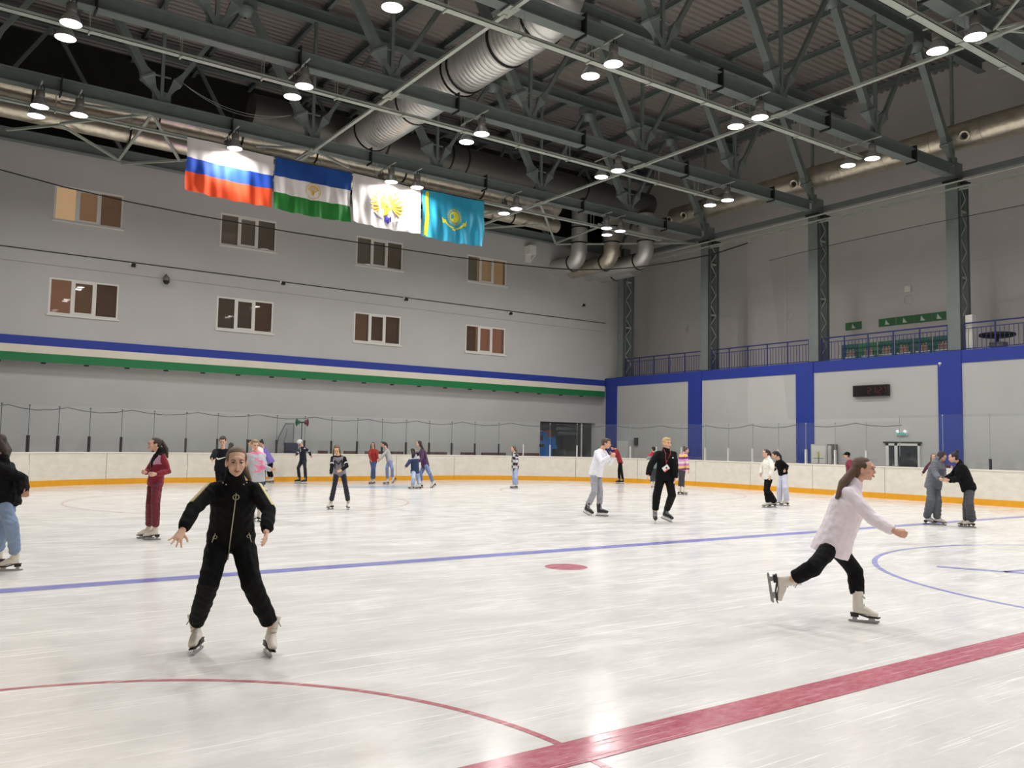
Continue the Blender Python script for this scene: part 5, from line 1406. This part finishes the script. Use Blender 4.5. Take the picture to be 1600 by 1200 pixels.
# ---- 5: pink
def cls_pink(L):
    def f(c):
        u = up_t(L, c); d = arm_dist(L, c); s = side_t(L, c); fr = front_t(L, c); out = np.zeros(len(c), int)
        blot = np.sin(c[:,0]*23+c[:,2]*17)*np.sin(c[:,2]*29-c[:,1]*11)
        out[(fr > .02) & (np.abs(s) < .085) & (u > .22) & (u < .82) & (blot > -.1)] = 1
        out[(u > .99)] = 1
        return out
    return f
person('short-haired girl in a pale grey hoodie with a pink print, arm out right', 17.58, (401,708.5), (401,745), (398,695), 25,
       {'A': ((386,728,1),(384,742,-1),(384,750)), 'B': ((411,729.5,-1),(424,734,-1),(432,733))},
       {'A': (394,779,-1), 'B': (406,780,-1)}, {'A': (395,.1,0,20,0,0), 'B': (406,0,0,25,0,0)}, h=1.62, pants=(62,66,96), skin=(214,168,142),
       hair=('short',(150,124,92)), hpitch=18, sleeve=.062, tor=(.02,.02), hem=.10, flare=.066, topmats=[cloth((178,178,184)), cloth((226,128,160))], topcls=cls_pink, hood=True, hands=('relax','flat'))
# ---- 6: boy with the tick-shaped logo
def ex_nike(L): patch(L, 'logo', sw(.25), m_white, .66, .158, 'white tick-shaped logo')
person('dark-haired boy in a navy sweatshirt with a white tick logo, behind the foreground girl', 20.5, (348.5,703), (347.5,731), (348,689.5), -8,
       {'A': ((335.5,709,-1),(331,717,-1),(331,721)), 'B': ((362,716,1),(363,730,1),(363,735))},
       {'A': (343,758,-1), 'B': (352,758,-1)}, {'A': (341,0,0,-10,0,0), 'B': (353,0,0,5,0,0)}, h=1.72, top=(20,24,38), pants=(16,16,20),
       hair=('short',(58,42,32)), hpitch=22, sleeve=.066, tor=(.02,.02), hem=.08, extra=ex_nike, fem=False, lean=-.1)
person('person with dark tied hair mostly hidden behind the boy in navy', 24.5, (364,706), (362,729), (361.5,697.5), 160,
       {'A': ((372,716,1),(372,728,1),(372,732)), 'B': ((357,716,1),(357,728,1),(357,732))},
       {'A': (365,748,1), 'B': (359,748,1)}, {'A': (366,0,0,170,0,0), 'B': (358,0,0,170,0,0)}, h=1.56, top=(44,40,48), pants=(26,26,30), hair=('ponytail',(50,42,38)), hpitch=10)
# ---- 7/8 purple pair
person('girl in a lilac hoodie and black trousers leaning left by the far boards', 33.6, (413,702.5), (422.5,720), (408,692.5), -80,
       {'A': ((405,708,1),(399,706,-1),(395,705)), 'B': ((408,712,-1),(400,708,-1),(396,707))},
       {'A': (419,736,-1), 'B': (423,737,-1)}, {'A': (420,.1,0,-90,0,0), 'B': (424,0,0,-90,0,0)}, h=1.62, top=(132,116,196), pants=(22,22,26), hair=('bun',(40,32,34)), hpitch=25, hood=True, sleeve=.062, tor=(.02,.02))
person('girl in a white sweatshirt and black trousers half hidden behind the pink print', 27.5, (402,700), (408,722), (391.5,692.5), 30,
       {'A': ((398,711,-1),(402,720,-1),(403,724)), 'B': ((410,712,-1),(412,722,-1),(413,726))},
       {'A': (408,741,-1), 'B': (412,741,-1)}, {'A': (409,0,0,40,0,0), 'B': (412.5,0,0,40,0,0)}, h=1.62, top=(206,206,204), pants=(24,24,28), hair=('short',(48,36,34)), hpitch=5)
# ---- 9 helmet
def cls_helm(L):
    def f(c):
        d = arm_dist(L, c); out = np.zeros(len(c), int)
        for k in 'AB':
            a = np.array(L['sh'][k]); e = np.array(L['el'][k]); w_ = np.array(L['wr'][k])
            for p, q in ((a, e), (e, w_)):
                dd = q-p; t = np.clip(((c-p)@dd)/(dd@dd), 0, 1); r_ = c-(p+t[:,None]*dd)
                out[(np.linalg.norm(r_,axis=1) < .11) & ((r_ @ np.array(L['cvec'])) > .045) & (r_[:,2] > -.02)] = 1
        return out
    return f
person('skater in a white helmet and navy tracksuit holding the far boards', 33.6, (473,699), (473.5,718.5), (468,691.5), -60,
       {'A': ((466,707,-1),(462,711,-1),(460,711)), 'B': ((483,705,1),(485.5,712,1),(488.5,715))},
       {'A': (466,731,-1), 'B': (476.5,731,-1)}, {'A': (466,0,0,-75,0,0), 'B': (476,-.1,0,-70,0,0)}, h=1.64, pants=(28,30,44), hair=('helmet',(60,50,44)), hpitch=20,
       topmats=[cloth((22,24,42)), cloth((188,188,196))], topcls=cls_helm, skate='hockey', sleeve=.058, tor=(.01,.01))
# ---- 10 raglan M
def cls_m(L):
    def f(c):
        d = arm_dist(L, c); u = up_t(L, c); s = side_t(L, c); out = np.zeros(len(c), int)
        fr = front_t(L, c); out[(d < .08) & ((np.abs(s) > .12) | (fr > .15))] = 1; out[(np.abs(s) > .13) & (u > .5)] = 1; out[u > 1.02] = 1
        for k in 'AB':
            a = np.array(L['sh'][k]); e = np.array(L['el'][k]); dd = e-a; t = ((c-a)@dd)/(dd@dd); dist = np.linalg.norm(c-(a+t[:,None]*dd), axis=1)
            out[(t > .62) & (t < .74) & (dist < .1)] = 2
        return out
    return f
def ex_m(L): letter(L, 'M', .33, m_black, .64, .160)
person('girl in a grey raglan top with a black letter M and navy leggings, hands together', 21.07, (528.5,713.5), (531,739), (526,702.5), -4,
       {'A': ((518.5,729,-1),(517,742,-1),(516.5,747)), 'B': ((542,728,-1),(533,735,-1),(527,737.5))},
       {'A': (522.5,760,-1), 'B': (540,760,-1)}, {'A': (517,0,0,-35,0,8), 'B': (543,0,0,12,0,-6)}, h=1.60, pants=(26,28,42), skin=(212,168,128), hair=('side',(104,84,60)), hpitch=35,
       topmats=[cloth((128,128,136)), cloth((24,24,36)), cloth((212,208,210))], topcls=cls_m, extra=ex_m, leg=(.078,.060,.052), sleeve=.052, lean=-.12, hem=.06)
# ---- 11 / 12
person('girl in a red jacket and blue jeans standing at the far boards', 34.2, (583.5,702.5), (583.5,719.5), (582.5,695.3), -12,
       {'A': ((577.5,711,-1),(579.5,719,-1),(580,722)), 'B': ((589.5,710.5,-1),(590.5,718,-1),(591,721))},
       {'A': (582,732,-1), 'B': (584.5,732,-1)}, {'A': (580,0,0,-45,0,0), 'B': (583.5,0,0,-30,0,0)}, h=1.56, top=(158,48,42), pants=(72,92,134), hair=('side',(66,50,42)), hpitch=5, sleeve=.056, leg=(.08,.062,.055))
person('girl in a pale grey sweatshirt gliding left towards the red jacket', 34.2, (604,702.5), (608.5,719), (598.5,694.5), -84,
       {'A': ((599,712,1),(593,719,-1),(591,721)), 'B': ((598,711.5,-1),(593,718.5,-1),(591,720.5))},
       {'A': (604.5,731,-1), 'B': (612.5,731.5,-1)}, {'A': (604,0,0,-90,0,0), 'B': (617.5,.1,.13,-70,50,0)}, h=1.62, top=(182,180,176), pants=(126,140,182), hair=('ponytail',(56,46,44)), hpitch=10, sleeve=.058, tor=(.01,.01))
# ---- 13 / 14
person('girl with long black hair in a navy jacket with a grey hood and light jeans', 31.05, (648,713.5), (648.5,735.5), (644,705), -140,
       {'A': ((651,725,1),(648,734,1),(647,737)), 'B': ((638.5,723.5,-1),(633.5,730,-1),(631,731.5))},
       {'A': (653.5,747,1), 'B': (646,747,-1)}, {'A': (654,0,0,-95,0,0), 'B': (643.5,0,0,-100,0,0)}, h=1.50, pants=(160,178,206), hair=('long',(30,24,26),(645,716,-.15)),
       topmats=[cloth((34,52,86)), cloth((178,180,184))], topcls=lambda L: (lambda c: (up_t(L, c) > .86).astype(int)), hood=True, sleeve=.075, tor=(.04,.03), leg=(.10,.085,.08), flare=.082)
person('tall girl with very long dark hair in a plum jumper, one skate lifted behind', 32.1, (659.5,702.5), (664,724.5), (654,693.5), -88,
       {'A': ((652,711,1),(650,706,-1),(650,703)), 'B': ((660,715,-1),(654,722,-1),(651,724))},
       {'A': (657,741,-1), 'B': (671.5,740,-1)}, {'A': (656.5,0,0,-88,0,0), 'B': (678.5,.1,.03,-60,32,0)}, h=1.74, top=(72,44,78), pants=(106,122,166), hair=('long',(34,26,28),(665,717,-.12)), sleeve=.06, tor=(.02,.02), hem=.14)
# ---- 15 plaid
def cls_plaid(L):
    def f(c):
        a = np.floor((c[:,0]*.7+c[:,1]*.7)*9).astype(int); b_ = np.floor(c[:,2]*9).astype(int)
        return ((a + b_) % 2) + ((b_ % 4 == 0) & (a % 2 == 0)).astype(int)*0
    return f
person('girl in a black and white checked shirt and pale flared jeans standing alone', 32.76, (805,707.5), (805,729.5), (801.5,700.8), -70,
       {'A': ((801.5,716,1),(801,725,-1),(801,728)), 'B': ((808.5,718,-1),(806.5,728,-1),(806,731))},
       {'A': (803,746,-1), 'B': (806,746,-1)}, {'A': (802.5,.1,0,-85,0,0), 'B': (805,0,0,-85,0,0)}, h=1.60, pants=(158,172,204), hair=('long',(96,72,58),(806.5,713,.0)), topmats=[cloth((40,40,48)), cloth((196,194,196))], topcls=cls_plaid,
       hem=.16, sleeve=.068, tor=(.02,.02), leg=(.088,.078,.08), flare=.09, hpitch=5)
# ---- 16 man in white
def ex_wm(L):
    for k in 'AB':
        l = (L['ank'][k]-L['kn'][k]); d = l.normalized(); q = L['kn'][k] + l*.62; s_ = (L['cvec'] - d*L['cvec'].dot(d)).normalized()
        g = MB(); g.obox(q + s_*.062, d, s_, d.cross(s_), .10, .008, .022); part_at(L['root'], 'leg_panel', g, m_black)
person('young man in a white sweatshirt and grey joggers, hands at his mouth', 20.55, (939,704.5), (931,739), (947.5,693), 62,
       {'A': ((941,722,-1),(954.5,713,-1),(960,707)), 'B': ((953,724,1),(958.5,713,-1),(962,708))},
       {'A': (929,768,-1), 'B': (937.5,768,-1)}, {'A': (917,.15,.02,52,18,0), 'B': (939,-.05,0,86,0,0)}, h=1.84, top=(224,224,232), pants=(148,148,156), skin=(206,156,126), hair=('quiff',(84,66,50)),
       hface=78, hpitch=8, sleeve=.066, tor=(.02,.02), hem=.07, skate='hockey', fem=False, extra=ex_wm, flare=.056, leg=(.088,.068,.058), hands=('fist','fist'))
# ---- 17 bent red jacket
person('child in a red jacket and black trousers bent over the far right boards', 38.6, (963.5,703), (969,722), (957.5,699.5), -95,
       {'A': ((958,709,1),(955,707,1),(953,706)), 'B': ((961,712,-1),(957,709,-1),(955,707))},
       {'A': (967,735,-1), 'B': (971,735.5,-1)}, {'A': (966.5,.1,0,-70,0,0), 'B': (972,0,0,-60,0,0)}, h=1.56, top=(146,36,48), pants=(26,26,30), hair=('short',(34,28,30)), hpitch=30, sleeve=.064, skate='hockey')
# ---- 18 man in black with lanyard
def ex_bm(L):
    r = L['root']; y = L['sdir']; z = L['fr']; x = y.cross(z); hp_ = L['hips']; sl = L['sl']
    c = hp_ + y*(sl*.34) + z*.185 + x*-.06
    g = MB()
    for s_ in (-1, 1): g.tube([L['chest'] + y*.07 + x*s_*.07 + z*.03, L['chest'] - y*.02 + x*s_*.06 + z*.135, c + y*.12, c + y*.07], .0075, 5)
    part_at(r, 'lanyard', g, mat('lanyard_red', (150,40,44), .7), label='red lanyard')
    g = MB(); ax = (x + y*.75).normalized(); ay = z.cross(ax); g.obox(c, ax, ay, z, .075, .058, .003); part_at(r, 'badge', g, m_white, label='white name badge with red edge')
    g = MB(); g.obox(c - ax*.02 - ay*.045 + z*.0035, ax, ay, z, .055, .014, .001); part_at(r, 'badge_strip', g, mat('badge_red', (206,90,90), .6))
    g = MB(); g.obox(c + ax*.015 + z*.0035, ax, ay, z, .02, .018, .001); part_at(r, 'badge_print', g, m_dark)
    g = MB(); q = hp_ + y*(sl*.78) + z*.152 + x*.11; g.obox(q, x, y, z, .016, .012, .002); part_at(r, 'chest_logo', g, m_white)
person('fair-haired man in black with a red lanyard and white badge skating towards us', 18.97, (1040.5,706), (1039,743), (1042,692.5), 22,
       {'A': ((1017,726,-1),(1012.5,743,-1),(1010,751)), 'B': ((1054.5,728,-1),(1055,748,-1),(1054.5,756))},
       {'A': (1026,775,-1), 'B': (1050,774,-1)}, {'A': (1023.5,-.1,0,4,0,0), 'B': (1040,.35,.03,58,16,0)}, h=1.86, top=(18,18,21), pants=(17,17,19), skin=(216,166,136), hair=('quiff',(196,168,116)),
       hface=40, hpitch=4, sleeve=.070, tor=(.035,.03), hem=.10, skate='hockey', fem=False, extra=ex_bm, leg=(.10,.082,.066), flare=.06, collar=True)
# ---- 19 stripes
def cls_str(L):
    def f(c):
        k = np.floor(c[:,2]*12.5 + .2*np.sin(c[:,0]*20)).astype(int) % 5
        return k
    return f
person('girl in a purple, yellow and pink striped jumper, seen from behind', 30.45, (1068,709.5), (1065.5,731), (1072,703.5), 130,
       {'A': ((1074,723,-1),(1075.5,735,-1),(1075.5,740)), 'B': ((1062,720,1),(1061,730,1),(1061,733))},
       {'A': (1067,747,1), 'B': (1063,747,1)}, {'A': (1068,0,0,110,0,0), 'B': (1063,.1,0,110,0,0)}, h=1.66, pants=(58,58,64), hair=('bun',(80,62,56)), hface=100,
       topmats=[cloth((206,150,196)), cloth((120,44,110)), cloth((226,190,110)), cloth((196,120,180)), cloth((222,206,196))], topcls=cls_str, sleeve=.060, tor=(.02,.02), hem=.08, hpitch=5)
# ---- 20 red-collared child behind the man in black
def cls_rc(L):
    def f(c):
        u = up_t(L, c); out = np.zeros(len(c), int); out[u > .86] = 1
        for k in 'A':
            a = np.array(L['el'][k]); e = np.array(L['wr'][k]); dd = e-a; t = ((c-a)@dd)/(dd@dd); dist = np.linalg.norm(c-(a+np.clip(t,0,1)[:,None]*dd), axis=1); out[(dist < .09)] = 1
        return out
    return f
person('child in a red-collared grey jacket at the boards, left of the lanyard man', 34.5, (1020,709.5), (1020,728), (1021,702), -150,
       {'A': ((1027,717,1),(1029,725,1),(1029,728)), 'B': ((1014,715,-1),(1011,717,-1),(1009,718))},
       {'A': (1022,742,1), 'B': (1018,742,1)}, {'A': (1022.5,0,0,180,0,0), 'B': (1018.5,0,0,180,0,0)}, h=1.60, pants=(60,64,70), hair=('short',(24,20,22)), topmats=[cloth((120,138,146)), cloth((170,36,50))], topcls=cls_rc, sleeve=.066, collar=True)
# ---- 21 / 22
person('girl in a white fleece jacket and black flared trousers, dark ponytail', 24.58, (1200,717.5), (1201.5,743), (1196,708.5), -62,
       {'A': ((1191,730,1),(1189,741,-1),(1187.5,746)), 'B': ((1207,731,-1),(1203.5,745,-1),(1202,750))},
       {'A': (1197,765,-1), 'B': (1199,765,-1)}, {'A': (1199,-.05,0,-80,0,0), 'B': (1207,.2,0,-95,0,0)}, h=1.68, top=(226,224,214), pants=(15,15,17), hair=('ponytail',(52,40,36),(1203,716,.02)), hpitch=0, sleeve=.068, tor=(.03,.03), hem=.10, leg=(.085,.07,.08), flare=.095, wr=.006, collar=True)
def ex_bj(L):
    y = L['sdir']; c = L['el']['A'].lerp(L['wr']['A'], .25)
    g = MB(); o = L['cvec']; g.lathe(c + o*.065, [(.0,.012),(.05,.01),(.055,0)], 16, o); part_at(L['root'], 'patch', g, m_white, label='round white patch on the sleeve')
    g = MB(); g.lathe(c + o*.075, [(.0,.006),(.035,.004)], 16, o); part_at(L['root'], 'patch_print', g, m_redp)
person('dark-haired girl in a short black jacket and white trousers leaning forward', 25.5, (1217.5,719.5), (1224,741.5), (1210.5,711.5), -70,
       {'A': ((1212,731,1),(1208,735,-1),(1205,736)), 'B': ((1230,729,1),(1227,736,-1),(1225,737))},
       {'A': (1218,762,-1), 'B': (1227,762,-1)}, {'A': (1216,.1,0,-90,0,0), 'B': (1227,0,0,-88,0,0)}, h=1.68, top=(17,17,20), pants=(196,198,214), hair=('ponytail',(26,22,26),(1222,722,.0)), hpitch=28, sleeve=.062, tor=(.0,.01), hem=.0, leg=(.095,.082,.08), flare=.086, extra=ex_bj)
# ---- 23 cap
person('person in a black cap and maroon jacket behind the flying hair', 29.5, (1327,719.5), (1330,741), (1323,711.5), -85,
       {'A': ((1325,730,1),(1324,739,-1),(1323,743)), 'B': ((1331,731,-1),(1330,741,-1),(1329,745))},
       {'A': (1329,757,-1), 'B': (1332,757,-1)}, {'A': (1329,0,0,-90,0,0), 'B': (1333,0,0,-90,0,0)}, h=1.64, top=(124,38,66), pants=(52,50,58), hair=('short',(40,32,30)), visor=(18,18,20), sleeve=.068, tor=(.03,.03))
# ---- 24 / 25 / 26
person('girl in a grey wool coat and grey trousers bowing towards her partner', 19.77, (1464.5,721.5), (1458.5,757), (1471.5,713.5), 62,
       {'A': ((1462,741,-1),(1468.5,748,-1),(1472,750)), 'B': ((1474,735,1),(1474,747,-1),(1474,750.5))},
       {'A': (1454.5,781,-1), 'B': (1464.5,781,-1)}, {'A': (1451.5,.1,0,85,0,0), 'B': (1467,-.05,0,86,0,0)}, h=1.72, top=(96,100,108), pants=(84,88,92), hair=('side',(50,36,38)), hface=80, hpitch=38, sleeve=.070, tor=(.045,.045), hem=.10, leg=(.105,.092,.08), flare=.082, wr=.006, collar=True)
person('girl in a black fluffy jacket and dark flared trousers with a hair bun, leaning left', 19.25, (1499.5,725.5), (1514,764), (1489.5,715), -84,
       {'A': ((1490,741,1),(1479,748,-1),(1474,750)), 'B': ((1493,753,-1),(1482,750,-1),(1475,750.5))},
       {'A': (1510.5,788,-1), 'B': (1514.5,788,-1)}, {'A': (1509,.15,0,-88,0,0), 'B': (1515.5,0,0,-90,0,0)}, h=1.72, top=(17,17,20), pants=(62,62,66), hair=('bun',(28,20,26),(1495.5,705)), hpitch=12, sleeve=.075, tor=(.03,.03), hem=.03, leg=(.098,.085,.088), flare=.095, wr=.006, collar=True)
person('person in dark maroon leaning on the boards behind the grey-coated girl', 27.5, (1461,722), (1461,741), (1458.5,714), 10,
       {'A': ((1448,730,-1),(1441.5,740,-1),(1439,744)), 'B': ((1474,727,-1),(1486,730,-1),(1490,731))},
       {'A': (1457,758,-1), 'B': (1465,758,-1)}, {'A': (1457,0,0,0,0,0), 'B': (1465,0,0,0,0,0)}, h=1.60, top=(74,34,50), pants=(40,40,44), hair=('side',(96,80,66)), sleeve=.056)
COL.children.unlink(TMP); bpy.data.collections.remove(TMP)
